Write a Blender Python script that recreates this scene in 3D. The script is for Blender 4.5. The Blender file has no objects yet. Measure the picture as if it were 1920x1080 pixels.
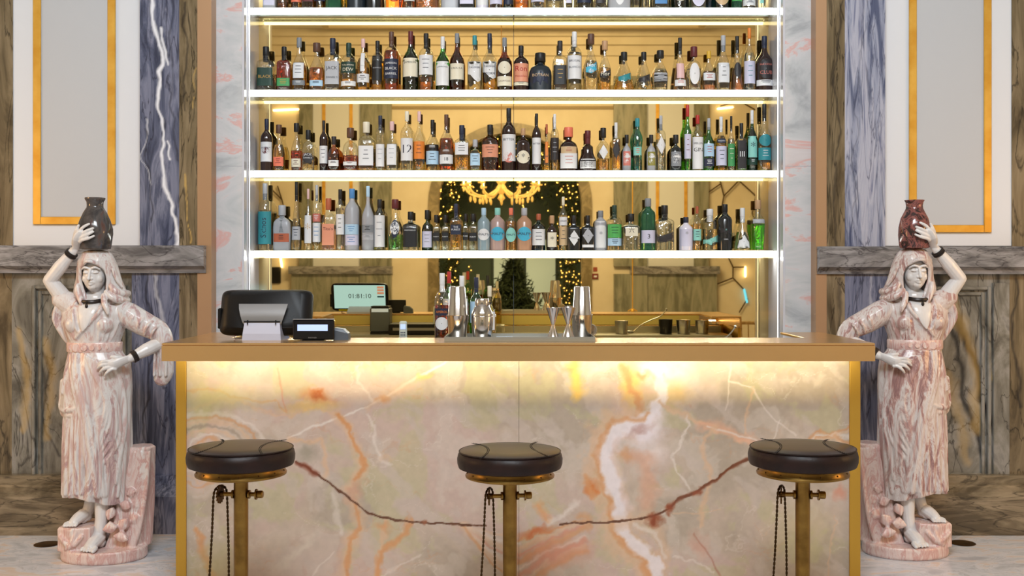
import bpy, math, random
import numpy as np
from math import sin, cos, pi, radians, sqrt
from mathutils import Vector, Matrix

# ------------------------------------------------------------------ camera, light, exposure
F = 2050.0; CX = 963.0; HY = 508.0; CH = 1.45        # focal length (px), principal column, horizon row, eye height
scene = bpy.context.scene
cam_d = bpy.data.cameras.new('camera'); cam = bpy.data.objects.new('camera', cam_d)
scene.collection.objects.link(cam)
cam.location = (0, 0, CH); cam.rotation_euler = (pi/2, 0, 0)
cam_d.sensor_width = 36.0; cam_d.lens = 36.0*F/1920.0
cam_d.shift_x = -(CX-960)/1920.0; cam_d.shift_y = -(540-HY)/1920.0
cam_d.clip_start = 0.05
scene.camera = cam
scene.view_settings.view_transform = 'Standard'
scene.view_settings.look = 'None'
scene.view_settings.gamma = 1.0
scene.view_settings.use_curve_mapping = False
scene.view_settings.exposure = 0.0
cy = scene.cycles
cy.max_bounces = 10; cy.diffuse_bounces = 3; cy.glossy_bounces = 5; cy.transmission_bounces = 8
cy.transparent_max_bounces = 16; cy.caustics_reflective = False; cy.caustics_refractive = False
cy.sample_clamp_indirect = 4.0
w = bpy.data.worlds.new('world'); scene.world = w; w.use_nodes = True
w.node_tree.nodes['Background'].inputs[0].default_value = (0.75, 0.8, 0.9, 1)
w.node_tree.nodes['Background'].inputs[1].default_value = 0.3

def area(name, loc, target, sx, sy, power, col, spread=180):
    l = bpy.data.lights.new(name, 'AREA'); l.shape = 'RECTANGLE'; l.size = sx; l.size_y = sy
    l.energy = power; l.color = col; l.spread = radians(spread)
    o = bpy.data.objects.new(name, l); scene.collection.objects.link(o)
    o.location = loc
    d = Vector(target) - Vector(loc)
    o.rotation_euler = d.to_track_quat('-Z', 'Y').to_euler()
    return o
# unseen area lights added: cool overhead key, warm side fills, lobby and front fills
area('cool_key', (0.0, 0.6, 5.15), (0, 6.0, 1.2), 2.0, 1.0, 225, (0.82, 0.91, 1.0))
area('warm_side_fill', (-4.7, 4.0, 1.9), (-2.3, 5.8, 0.9), 0.7, 0.9, 15, (1.0, 0.55, 0.2), 110)
area('warm_side_fill', (4.7, 4.0, 1.9), (2.3, 5.8, 0.9), 0.7, 0.9, 15, (1.0, 0.55, 0.2), 110)
area('lobby_fill', (0, 0.2, 5.1), (0, -5.4, 2.6), 3.5, 1.2, 235, (1.0, 0.94, 0.86), 130)
area('front_fill', (0, -0.5, 5.2), (0, 5.0, 0.6), 5.0, 0.5, 100, (0.92, 0.96, 1.0))

# ------------------------------------------------------------------ projection helpers (real distances)
def PX(px, D): return (px-CX)*D/F
def PZ(py, D): return CH-(py-HY)*D/F

# ------------------------------------------------------------------ materials
def srgb(c):
    if max(c) > 1.0: c = [v/255.0 for v in c]
    return tuple((v/12.92 if v <= 0.04045 else ((v+0.055)/1.055)**2.4) for v in c[:3]) + (1.0,)
MATS = {}
def mat(name, col=(200,200,200), rough=0.5, metal=0.0, trans=0.0, ior=1.45, emit=None, estr=0.0, coat=0.0, bump=None, var=None, spec=None, aniso=0):
    if name in MATS: return MATS[name]
    m = bpy.data.materials.new(name); m.use_nodes = True; MATS[name] = m
    nt = m.node_tree; b = nt.nodes['Principled BSDF']
    b.inputs['Base Color'].default_value = srgb(col); b.inputs['Roughness'].default_value = rough
    b.inputs['Metallic'].default_value = metal; b.inputs['Transmission Weight'].default_value = trans
    b.inputs['IOR'].default_value = ior; b.inputs['Coat Weight'].default_value = coat
    if spec is not None: b.inputs['Specular IOR Level'].default_value = spec
    if emit is not None:
        b.inputs['Emission Color'].default_value = srgb(emit); b.inputs['Emission Strength'].default_value = estr
    if var or bump:
        tc = nt.nodes.new('ShaderNodeTexCoord')
        n = nt.nodes.new('ShaderNodeTexNoise'); n.inputs['Scale'].default_value = (var or bump)[0]; n.inputs['Detail'].default_value = 5
        nt.links.new(tc.outputs['Object'], n.inputs['Vector'])
        if var:
            r = nt.nodes.new('ShaderNodeValToRGB'); r.color_ramp.elements[0].position = .35; r.color_ramp.elements[1].position = .65
            r.color_ramp.elements[0].color = srgb(col); r.color_ramp.elements[1].color = srgb(var[1])
            nt.links.new(n.outputs['Fac'], r.inputs[0]); nt.links.new(r.outputs[0], b.inputs['Base Color'])
        if bump:
            bp = nt.nodes.new('ShaderNodeBump'); bp.inputs['Strength'].default_value = bump[1]; bp.inputs['Distance'].default_value = .01
            nt.links.new(n.outputs['Fac'], bp.inputs['Height']); nt.links.new(bp.outputs[0], b.inputs['Normal'])
    return m

def marble(name, stops, scale=(3,3,1), rot=(0,0,0), nscale=1.6, distortion=1.2, wave=None, rough=0.18, detail=9, vein=None, rdetail=.6, loc=(0,0,0)):
    """layered stone: stretched, warped noise through a colour ramp; optional sharp dark/light veins; optional painted 'vein' mask"""
    if name in MATS: return MATS[name]
    m = bpy.data.materials.new(name); m.use_nodes = True; MATS[name] = m
    nt = m.node_tree; N = nt.nodes; L = nt.links; b = N['Principled BSDF']
    b.inputs['Roughness'].default_value = rough
    tc = N.new('ShaderNodeTexCoord'); mp = N.new('ShaderNodeMapping')
    mp.inputs['Scale'].default_value = scale; mp.inputs['Rotation'].default_value = rot; mp.inputs['Location'].default_value = loc
    L.new(tc.outputs['Object'], mp.inputs['Vector'])
    n1 = N.new('ShaderNodeTexNoise'); n1.inputs['Scale'].default_value = nscale; n1.inputs['Detail'].default_value = detail
    n1.inputs['Distortion'].default_value = distortion; n1.inputs['Roughness'].default_value = rdetail
    L.new(mp.outputs[0], n1.inputs['Vector'])
    r = N.new('ShaderNodeValToRGB'); cr = r.color_ramp
    while len(cr.elements) < len(stops): cr.elements.new(0.5)
    for e, (p, c) in zip(cr.elements, stops): e.position = p; e.color = srgb(c)
    L.new(n1.outputs['Fac'], r.inputs[0]); out = r.outputs[0]
    if vein:                                                       # (scale, width, colour, amount)
        n2 = N.new('ShaderNodeTexNoise'); n2.inputs['Scale'].default_value = vein[0]; n2.inputs['Detail'].default_value = 6
        n2.inputs['Distortion'].default_value = 1.6; L.new(mp.outputs[0], n2.inputs['Vector'])
        s = N.new('ShaderNodeMath'); s.operation = 'SUBTRACT'; s.inputs[1].default_value = 0.5; L.new(n2.outputs['Fac'], s.inputs[0])
        a = N.new('ShaderNodeMath'); a.operation = 'ABSOLUTE'; L.new(s.outputs[0], a.inputs[0])
        mr = N.new('ShaderNodeMapRange'); mr.inputs['From Max'].default_value = vein[1]; mr.inputs['To Min'].default_value = vein[3]; mr.inputs['To Max'].default_value = 0
        L.new(a.outputs[0], mr.inputs['Value'])
        mx = N.new('ShaderNodeMixRGB'); mx.inputs[2].default_value = srgb(vein[2]); L.new(mr.outputs[0], mx.inputs[0]); L.new(out, mx.inputs[1]); out = mx.outputs[0]
    at = N.new('ShaderNodeAttribute'); at.attribute_name = 'vein'
    sep = N.new('ShaderNodeSeparateColor'); L.new(at.outputs['Color'], sep.inputs[0])
    for ch, c in (('Red', (236,238,246)), ('Green', (28,26,30)), ('Blue', (206,170,96))):
        mx = N.new('ShaderNodeMixRGB'); mx.inputs[2].default_value = srgb(c); L.new(sep.outputs[ch], mx.inputs[0]); L.new(out, mx.inputs[1]); out = mx.outputs[0]
    L.new(out, b.inputs['Base Color'])
    return m

# ------------------------------------------------------------------ mesh builder
class MB:
    def __init__(s): s.v = []; s.f = []; s.mi = []; s.mats = []; s.cur = 0
    def use(s, m):
        if m not in s.mats: s.mats.append(m)
        s.cur = s.mats.index(m); return s
    def add(s, vs, fs):
        o = len(s.v); s.v += [tuple(p) for p in vs]; s.f += [tuple(i+o for i in f) for f in fs]; s.mi += [s.cur]*len(fs); return s
    def box(s, x0, x1, y0, y1, z0, z1, bev=0.0):
        if x0 > x1: x0, x1 = x1, x0
        if y0 > y1: y0, y1 = y1, y0
        if z0 > z1: z0, z1 = z1, z0
        if bev <= 0:
            return s.add([(x,y,z) for x in (x0,x1) for y in (y0,y1) for z in (z0,z1)],
                         [(0,1,3,2),(4,6,7,5),(0,4,5,1),(2,3,7,6),(0,2,6,4),(1,5,7,3)])
        b = min(bev, (x1-x0)*.45, (y1-y0)*.45, (z1-z0)*.45)
        def ring(i, z): return [(x0+b+i,y0+i,z),(x1-b-i,y0+i,z),(x1-i,y0+b+i,z),(x1-i,y1-b-i,z),(x1-b-i,y1-i,z),(x0+b+i,y1-i,z),(x0+i,y1-b-i,z),(x0+i,y0+b+i,z)]
        return s.loft([ring(b,z0), ring(0,z0+b), ring(0,z1-b), ring(b,z1)])
    def loft(s, rings, closed=True, cap=True):
        n = len(rings[0]); vs = [p for r in rings for p in r]; fs = []
        for i in range(len(rings)-1):
            for j in range(n if closed else n-1):
                k = (j+1) % n
                fs.append((i*n+j, i*n+k, (i+1)*n+k, (i+1)*n+j))
        if cap and closed:
            fs.append(tuple(range(n))[::-1]); fs.append(tuple((len(rings)-1)*n+j for j in range(n)))
        return s.add(vs, fs)
    def lathe(s, prof, c=(0,0,0), seg=20, power=2.0, dy=1.0, axis='z', cap=True):
        rings = []
        for (r, z) in prof:
            ring = []
            for j in range(seg):
                a = 2*pi*(j+.5)/seg; ca, sa = cos(a), sin(a)
                if power != 2.0:
                    ca = math.copysign(abs(ca)**(2/power), ca); sa = math.copysign(abs(sa)**(2/power), sa)
                x, y = r*ca, r*sa*dy
                if axis == 'z': p = (c[0]+x, c[1]+y, c[2]+z)
                elif axis == 'y': p = (c[0]+x, c[1]+z, c[2]-y)
                else: p = (c[0]+z, c[1]+x, c[2]+y)
                ring.append(p)
            rings.append(ring)
        return s.loft(rings, cap=cap)
    def tube(s, pts, rad, seg=10, flat=1.0, up=(0,0,1), sub=3, round_ends=True):
        pts = [Vector(p) for p in pts]
        if not hasattr(rad, '__len__'): rad = [rad]*len(pts)
        P = []; R = []
        n = len(pts)
        if n > 2 and sub > 1:
            for i in range(n-1):
                p0 = pts[max(i-1,0)]; p1 = pts[i]; p2 = pts[i+1]; p3 = pts[min(i+2,n-1)]
                for k in range(sub):
                    t = k/sub
                    P.append(.5*((2*p1)+(p2-p0)*t+(2*p0-5*p1+4*p2-p3)*t*t+(3*p1-p0-3*p2+p3)*t**3)); R.append(rad[i]*(1-t)+rad[i+1]*t)
            P.append(pts[-1]); R.append(rad[-1])
        else: P = pts; R = list(rad)
        T = [(P[min(i+1,len(P)-1)]-P[max(i-1,0)]).normalized() for i in range(len(P))]
        if round_ends:
            a0 = P[0]; t0 = T[0]; r0 = R[0]; a1 = P[-1]; t1 = T[-1]; r1 = R[-1]
            pre = [(a0-t0*r0*.95, r0*.3), (a0-t0*r0*.6, r0*.8)]; post = [(a1+t1*r1*.6, r1*.8), (a1+t1*r1*.95, r1*.3)]
            P = [q for q,_ in pre]+P+[q for q,_ in post]; R = [q for _,q in pre]+R+[q for _,q in post]; T = [t0,t0]+T+[t1,t1]
        u = Vector(up); rings = []
        for p, t, r in zip(P, T, R):
            a = (u - t*u.dot(t))
            if a.length < 1e-4: a = Vector((1,0,0)) - t*t.x
            a.normalize(); b = t.cross(a)
            rings.append([tuple(p + a*(r*cos(2*pi*j/seg)) + b*(r*flat*sin(2*pi*j/seg))) for j in range(seg)])
            u = a
        return s.loft(rings)
    def ball(s, c, r, seg=14, rg=9):
        rx, ry, rz = r if hasattr(r, '__len__') else (r, r, r)
        return s.loft([[(c[0]+rx*sin(pi*i/rg)*cos(2*pi*j/seg), c[1]+ry*sin(pi*i/rg)*sin(2*pi*j/seg), c[2]-rz*cos(pi*i/rg)) for j in range(seg)] for i in [.15]+list(range(1,rg))+[rg-.15]])
    def mesh(s, name, smooth=True, ang=40):
        me = bpy.data.meshes.new(name); me.from_pydata(s.v, [], s.f)
        for m in s.mats: me.materials.append(m)
        me.polygons.foreach_set('material_index', s.mi)
        if smooth:
            me.polygons.foreach_set('use_smooth', [True]*len(s.f))
            try: me.set_sharp_from_angle(angle=radians(ang))
            except Exception: pass
        me.update(); return me
    def build(s, name, m=None, parent=None, smooth=True, ang=40, kind=None, loc=None, fixn=True):
        me = s.mesh(name, smooth, ang)
        if m and not s.mats: me.materials.append(m)
        if fixn: fix_normals(me)
        o = bpy.data.objects.new(name, me); scene.collection.objects.link(o)
        if parent: o.parent = parent
        if loc: o.location = loc
        if kind: o['kind'] = kind
        return o
def fix_normals(me):
    import bmesh
    bm = bmesh.new(); bm.from_mesh(me); bmesh.ops.recalc_face_normals(bm, faces=bm.faces); bm.to_mesh(me); bm.free()
def tag(o, label=None, cat=None, group=None, kind=None):
    if label: o['label'] = label
    if cat: o['category'] = cat
    if group: o['group'] = group
    if kind: o['kind'] = kind
    return o
def empty(name, loc=(0,0,0), rz=0, label=None, cat=None, group=None):
    o = bpy.data.objects.new(name, None); scene.collection.objects.link(o); o.location = loc; o.rotation_euler = (0,0,rz)
    o.empty_display_size = .05
    return tag(o, label, cat, group)
def copy_tree(o, parent=None):
    c = o.copy(); scene.collection.objects.link(c)
    if parent: c.parent = parent
    for ch in list(o.children): copy_tree(ch, c)
    return c
def remesh(mb, name, voxel, smooth=2, mat_=None, parent=None, factor=.5):
    """fuse the overlapping shapes of a builder into one continuous surface"""
    me = mb.mesh(name, True, 180); fix_normals(me)
    o = bpy.data.objects.new(name+'_source', me); scene.collection.objects.link(o)
    r = o.modifiers.new('r', 'REMESH'); r.mode = 'VOXEL'; r.voxel_size = voxel; r.use_smooth_shade = True
    if smooth:
        sm = o.modifiers.new('s', 'SMOOTH'); sm.iterations = smooth; sm.factor = factor
    dg = bpy.context.evaluated_depsgraph_get()
    out = bpy.data.meshes.new_from_object(o.evaluated_get(dg))
    bpy.data.objects.remove(o)
    out.name = name; out.materials.clear()
    if mat_: out.materials.append(mat_)
    n = bpy.data.objects.new(name, out); scene.collection.objects.link(n)
    if parent: n.parent = parent
    return n

# ------------------------------------------------------------------ lettering
_tcache = {}
def text_geo(s, size):
    k = s
    if k not in _tcache:
        cu = bpy.data.curves.new('t', 'FONT'); cu.body = s; cu.size = 1.0; cu.align_x = 'CENTER'; cu.align_y = 'CENTER'; cu.resolution_u = 2
        o = bpy.data.objects.new('t', cu); scene.collection.objects.link(o)
        dg = bpy.context.evaluated_depsgraph_get(); me = bpy.data.meshes.new_from_object(o.evaluated_get(dg))
        vs = [(v.co.x, v.co.y) for v in me.vertices]; fs = [tuple(p.vertices) for p in me.polygons]
        bpy.data.objects.remove(o); bpy.data.curves.remove(cu); bpy.data.meshes.remove(me)
        _tcache[k] = (vs, fs)
    vs, fs = _tcache[k]
    return [(x*size, y*size) for x, y in vs], fs
def text_w(s):
    vs, _ = text_geo(s, 1.0)
    return (max(v[0] for v in vs)-min(v[0] for v in vs)) if vs else 1
def put_text(mb, s, fn, size=None, width=None, m=None, dx=0, dz=0, maxh=None, vert=False):
    """lettering laid on a surface: fn(u, v) -> xyz"""
    if m: mb.use(m)
    if width:
        size = width/max(text_w(s), .01)
        if maxh: size = min(size, maxh)
    vs, fs = text_geo(s, size)
    if vert: vs = [(-y, x) for x, y in vs]
    mb.add([fn(x+dx, y+dz) for x, y in vs], fs)

# ------------------------------------------------------------------ numpy noise and painted stone masks
_rng = np.random.RandomState(7)
_G = _rng.rand(256, 256)
def vnoise(x, y):
    xi = np.floor(x).astype(int); yi = np.floor(y).astype(int); fx = x-xi; fy = y-yi
    fx = fx*fx*(3-2*fx); fy = fy*fy*(3-2*fy)
    g = lambda a, b: _G[a % 256, b % 256]
    return (g(xi,yi)*(1-fx)+g(xi+1,yi)*fx)*(1-fy)+(g(xi,yi+1)*(1-fx)+g(xi+1,yi+1)*fx)*fy
def fbm(x, y, o=5, r=.5):
    s = 0; a = 1; t = 0
    for i in range(o):
        s = s+a*vnoise(x*2**i+17.3*i, y*2**i+9.1*i); t += a; a *= r
    return s/t
def dist_poly(X, Y, pts):
    d = np.full(X.shape, 1e9); tt = np.zeros(X.shape)
    n = len(pts)-1
    for i in range(n):
        ax, ay = pts[i][:2]; bx, by = pts[i+1][:2]
        vx, vy = bx-ax, by-ay; l2 = vx*vx+vy*vy+1e-9
        t = np.clip(((X-ax)*vx+(Y-ay)*vy)/l2, 0, 1)
        dd = np.hypot(X-ax-t*vx, Y-ay-t*vy); k = dd < d
        d = np.where(k, dd, d); tt = np.where(k, (i+t)/n, tt)
    return d, tt
def grid_panel(name, x0, x1, y, z0, z1, step, colfn, m, parent=None, kind=None, thick=.02, attr='vein'):
    """a slab whose front face is a fine grid carrying a per-point colour attribute from colfn(X, Z)"""
    nx = max(2, int((x1-x0)/step)+1); nz = max(2, int((z1-z0)/step)+1)
    xs = np.linspace(x0, x1, nx); zs = np.linspace(z0, z1, nz)
    X, Z = np.meshgrid(xs, zs)
    V = np.stack([X.ravel(), np.full(X.size, y), Z.ravel()], 1)
    i = np.arange(nx*nz).reshape(nz, nx)
    Fq = np.stack([i[:-1,:-1].ravel(), i[:-1,1:].ravel(), i[1:,1:].ravel(), i[1:,:-1].ravel()], 1)
    back = np.array([(x0,y+thick,z0),(x1,y+thick,z0),(x1,y+thick,z1),(x0,y+thick,z1)])
    nb = len(V); V = np.vstack([V, back])
    c = [i[0,0], i[0,-1], i[-1,-1], i[-1,0]]
    extra = [(c[1],c[0],nb,nb+1),(c[2],c[1],nb+1,nb+2),(c[3],c[2],nb+2,nb+3),(c[0],c[3],nb+3,nb),(nb+3,nb+2,nb+1,nb)]
    me = bpy.data.meshes.new(name); me.from_pydata(V.tolist(), [], Fq.tolist()+extra); me.materials.append(m)
    C = colfn(X, Z).reshape(-1, 3)
    C = np.vstack([C, C[:1].repeat(4, 0)]); C = np.hstack([C, np.ones((len(C),1))]).astype(np.float32)
    a = me.color_attributes.new(attr, 'FLOAT_COLOR', 'POINT'); a.data.foreach_set('color', C.ravel())
    o = bpy.data.objects.new(name, me); scene.collection.objects.link(o)
    if parent: o.parent = parent
    if kind: o['kind'] = kind
    return o
# ------------------------------------------------------------------ stone, paint, metal
DW = 6.20                                   # the bar wall
S = F/DW
blue_m = marble('blue_marble', [(0,(30,32,46)),(.36,(56,62,84)),(.47,(90,96,120)),(.56,(124,128,150)),(.66,(74,80,104)),(1,(180,182,198))], scale=(7,7,.9), nscale=1.5, distortion=1.6, vein=(1.1,.018,(34,36,52),.75))
blue2_m = marble('blue_marble_pale', [(0,(62,68,94)),(.38,(88,96,124)),(.47,(150,156,178)),(.56,(178,180,196)),(.66,(116,122,150)),(1,(205,206,218))], scale=(9,9,.8), rot=(0,.12,0), nscale=1.5, distortion=1.1, vein=(1.2,.02,(60,66,92),.7))
brown_m = marble('brown_marble', [(0,(40,33,24)),(.36,(78,66,48)),(.48,(112,98,74)),(.6,(136,120,94)),(1,(176,160,132))], scale=(6,6,.8), nscale=1.4, distortion=1.4, vein=(1.3,.02,(36,30,22),.8))
grey_m = marble('grey_marble', [(0,(60,58,60)),(.38,(98,96,98)),(.5,(132,130,131)),(.6,(152,150,152)),(1,(186,184,186))], scale=(1.6,1.6,5), rot=(0,.25,0), nscale=1.6, distortion=1.8, vein=(1.5,.02,(48,44,48),.7))
dado_m = marble('dado_marble', [(0,(52,50,46)),(.36,(92,88,80)),(.48,(124,120,110)),(.58,(146,143,136)),(.7,(116,112,108)),(1,(178,174,166))], scale=(2.6,2.6,1.1), rot=(0,-.25,0), nscale=1.5, distortion=2.0, vein=(1.3,.014,(44,40,36),.75))
plinth_m = marble('plinth_marble', [(0,(54,46,36)),(.4,(92,80,62)),(.5,(124,110,88)),(.62,(148,132,108)),(1,(170,152,124))], scale=(1.2,1.2,6), rot=(0,.1,0), nscale=1.6, distortion=1.5, vein=(1.4,.02,(40,34,28),.7))
white_m = mat('white_paint', (221,224,230), .5)
panel_m = mat('grey_panel_paint', (190,193,198), .55)
gold_m = mat('gold_leaf', (216,160,58), .42, .5, var=(9,(232,184,84)))
tan_m = mat('bronze_frame', (178,142,108), .4, .35)
onyxw_m = marble('pink_onyx', [(0,(150,150,154)),(.34,(178,180,184)),(.44,(200,202,204)),(.56,(214,212,214)),(.60,(224,178,172)),(.645,(216,206,206)),(1,(236,234,236))], scale=(1.1,1.1,2.4), rot=(0,.35,0), nscale=1.3, distortion=1.8, rough=.12)
niche_m = mat('niche_glass_white', (206,206,214), .2, coat=.3)
cream_m = mat('cream_plaster', (226,214,190), .6, var=(3,(218,204,178)))
ceil_m = mat('ceiling_plaster', (232,226,212), .6)

def sbox(name, x0,x1,y0,y1,z0,z1,m,bev=0,kind='structure'):
    o = MB().box(x0,x1,y0,y1,z0,z1,bev).build(name, m, smooth=False); o['kind'] = kind; return o

RW, RT = 5.2, 5.5                            # half width of the lobby, ceiling height
YB = -5.4                                    # far wall behind the camera
# floor
def floor_mat():
    m = marble('floor_stone', [(0,(160,160,164)),(.38,(190,190,194)),(.47,(210,210,214)),(.54,(220,218,220)),(.6,(222,202,186)),(.68,(216,204,196)),(1,(236,234,232))], scale=(1.4,3.2,1), rot=(0,0,.3), nscale=2.2, distortion=1.4, rough=.22, vein=(2.2,.012,(150,140,136),.4))
    return m
sbox('floor', -RW, RW, YB-2.6, 7.2, -.05, 0, floor_mat())
# tiles joints are part of the floor; ceiling with a raised coffer rim
c = MB(); c.box(-RW,RW,YB-2.6,7.2,RT,RT+.1)
c.build('ceiling', ceil_m, smooth=False, kind='structure')
t = MB()
for k,(i,h) in enumerate(((0,.10),(.18,.06),(.34,.04))):
    x0,x1,y0,y1 = -3.1+i,3.1-i,YB+.75+i,1.5-i
    for bx in ((x0,x1,y0,y0+.1),(x0,x1,y1-.1,y1),(x0,x0+.1,y0+.1,y1-.1),(x1-.1,x1,y0+.1,y1-.1)): t.box(*bx, RT-h, RT)
t.build('trim_1', mat('coffer_plaster',(206,186,150),.6), smooth=False, kind='structure')
sbox('wall_left', -RW-.15, -RW, YB, 7.2, 0, RT, cream_m)
sbox('wall_right', RW, RW+.15, YB, 7.2, 0, RT, cream_m)

# ---------------- bar wall: solid masonry either side of the niche, plus slabs in front of it
NX = 1.538                                   # half width of the niche
DN = 6.24; DM = 6.60                         # niche face, mirror face


bw = MB()
bw.box(-RW,-1.80,DW+.06,7.2,0,RT); bw.box(1.80,RW,DW+.06,7.2,0,RT); bw.box(-1.80,1.80,DM+.05,7.2,0,RT); bw.box(-1.80,1.80,DN-.1,DM+.04,3.75,RT)
bw.build('wall_back', white_m, smooth=False, kind='structure')

def pil(name, px0, px1, py0, py1, m, D=DW, step=.006, veins=None, th=.06):
    x0,x1 = PX(px0,D),PX(px1,D); z0,z1 = PZ(py1,D),PZ(py0,D)
    def fn(X, Z):
        Xp = X*F/D+CX; Yp = HY-(Z-CH)*F/D
        out = np.zeros(X.shape+(3,))
        wx = (fbm(Xp/50,Yp/50,4,.45)-.5)*26; wy = (fbm(Xp/50+50,Yp/50+9,4,.45)-.5)*26
        for ch, pts, wd, st in (veins or []):
            d, tt = dist_poly(Xp+wx, Yp+wy, pts)
            wl = wd*(.35+1.1*fbm(Xp/9+ch*7,Yp/30))
            out[...,ch] = np.maximum(out[...,ch], np.clip(1.2-d/wl,0,1)*st)
        return out
    return grid_panel(name, x0, x1, D, z0, z1, step if veins else .3, fn, m, thick=th, kind='structure')
TOPY = -780
# left side, from the outside in
pil('trim_2', -260, 24, TOPY, 461, brown_m)
pil('trim_3', 262, 336, TOPY, 461, blue_m, D=DW-.05, th=.11, veins=[(0,[(282,-40),(290,40),(306,110),(290,140),(296,200),(302,260),(312,330),(322,400),(330,470)],4.2,1),(0,[(306,60),(312,120)],3,.9),(0,[(312,270),(322,300)],2.6,.9),(0,[(272,230),(270,290),(285,340)],1.6,.5),(1,[(268,250),(285,330),(280,420)],2.2,.6),(1,[(325,-20),(318,180),(332,300)],3,.5)])
pil('trim_4', 336, 372, TOPY, 461, brown_m, D=DW-.05, th=.11, veins=[(2,[(345,330),(350,380),(350,460)],1.8,.8),(1,[(345,0),(352,90),(343,200)],3,.7),(2,[(366,130),(362,200)],1.2,.6)])
# right side
pil('trim_5', 1547, 1584, TOPY, 463, brown_m, D=DW-.05, th=.11, veins=[(1,[(1580,-10),(1566,120),(1572,250),(1562,380),(1568,460)],2.6,.7)])
pil('trim_6', 1584, 1660, TOPY, 463, blue2_m, D=DW-.05, th=.11, veins=[(1,[(1622,40),(1610,180),(1600,300),(1606,460)],1.6,.35)])
pil('trim_7', 1897, 2180, TOPY, 463, brown_m)
# white panelled wall with gold frames
def gold_frame(n, px0, px1, gx0, gx1, gy1, wpx, ztop):
    x0,x1 = PX(px0,DW),PX(px1,DW); z0 = PZ(461,DW)
    sbox('trim_%d'%n, x0,x1,DW+.005,DW+.06,z0,PZ(TOPY,DW),white_m)
    a,b = PX(gx0,DW),PX(gx1,DW); zb = PZ(gy1,DW); w_ = wpx*DW/F
    g = MB()
    for bx in ((a,a+w_,zb,ztop),(b-w_,b,zb,ztop),(a+w_,b-w_,zb,zb+w_),(a+w_,b-w_,ztop-w_,ztop)):
        g.box(bx[0],bx[1],DW-.012,DW+.004,bx[2],bx[3],.003)
    g.build('trim_%d'%(n+1), gold_m, smooth=False, kind='structure')
    sbox('trim_%d'%(n+2), a+w_,b-w_,DW-.001,DW+.004,zb+w_,ztop-w_,panel_m)
gold_frame(8, 24, 262, 63, 217, 421, 14.5, 4.6)
gold_frame(11, 1660, 1897, 1704, 1858, 436, 14.0, 4.6)
# dado ledge
def ledge(n, px0, px1, py0, py1, m):
    x0,x1 = PX(px0,6.08),PX(px1,6.08)
    z1 = PZ(py0,6.08); z0 = PZ(py1,6.08)
    rings = []
    prof = [(6.2,z0),(6.13,z0),(6.12,z0+.022),(6.10,z0+.034),(6.085,z0+.040),(6.085,z1-.012),(6.092,z1),(6.2,z1)]
    b = MB(); b.loft([[(x,y,z) for y,z in prof] for x in (x0,x1)])
    b.build('trim_%d'%n, m, smooth=False, kind='structure')
ledge(14, -260, 381, 460, 512, grey_m)
ledge(15, 1537, 2180, 462, 514, grey_m)
# dado slabs
def dado(n, px0, px1, m, D=DW-.02, veins=None):
    return pil('trim_%d'%n, px0, px1, 500, 1020, m, D=D, veins=veins, th=.06)
dado(16, -260, 22, brown_m)
dado(17, 22, 247, dado_m, veins=[(1,[(70,640),(95,700),(80,780),(110,860)],4.5,.7),(1,[(150,600),(180,700),(160,800),(190,880)],3.5,.5),(2,[(40,620),(50,700),(38,800)],10,.4),(1,[(66,560),(80,600),(72,680),(94,740)],5,.6),(2,[(85,640),(100,720),(90,820)],12,.35)])
dado(18, 247, 336, blue_m, D=DW-.05, veins=[(0,[(295,520),(298,600),(306,640)],5,.35),(1,[(276,520),(282,640),(272,780),(285,900)],3,.7)])
dado(19, 336, 372, brown_m, D=DW-.05)
dado(20, 1547, 1584, brown_m, D=DW-.05, veins=[(1,[(1578,520),(1570,640)],4,.6)])
dado(21, 1584, 1664, blue_m, D=DW-.05, veins=[(0,[(1640,520),(1630,600)],3,.3)])
dado(22, 1664, 1893, dado_m, veins=[(1,[(1755,510),(1790,600),(1832,690),(1846,760),(1880,830),(1893,860)],11,1),(1,[(1762,560),(1790,640),(1800,720),(1826,800),(1850,860)],8,.85),(1,[(1868,520),(1862,600),(1875,700),(1866,800)],6,.8),(2,[(1775,560),(1815,640),(1835,720),(1828,800)],16,.35),(2,[(1770,700),(1800,780),(1815,860)],14,.3),(2,[(1860,680),(1868,760)],3,.5),(1,[(1790,700),(1782,800),(1800,880)],2,.5)])
dado(23, 1893, 2180, brown_m, veins=[(1,[(1905,520),(1900,640),(1915,760)],4,.7)])
# raised mouldings of the dado panels
def mould(n, px0, px1, py0, py1, m, D=DW-.02):
    b = MB()
    for i,(k,d) in enumerate(((0,.022),(.016,.012))):
        x0,x1 = PX(px0,D)+k*2,PX(px1,D)-k*2; z0,z1 = PZ(py1,D)+k*2,PZ(py0,D)-k*2; w_ = .020
        for bx in ((x0,x0+w_,z0,z1),(x1-w_,x1,z0,z1),(x0+w_,x1-w_,z0,z0+w_),(x0+w_,x1-w_,z1-w_,z1)): b.box(bx[0],bx[1],D-d,D+.01,bx[2],bx[3],.004)
    b.build('trim_%d'%n, m, smooth=False, kind='structure')
mould(24, 62, 238, 535, 905, dado_m)
mould(25, 1700, 1856, 537, 903, dado_m)
sb = MB(); sb.box(PX(1862,6.17),PX(1893,6.17),6.165,6.19,PZ(905,6.17),PZ(530,6.17),.004); sb.build('trim_26', dado_m, smooth=False, kind='structure')
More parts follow.
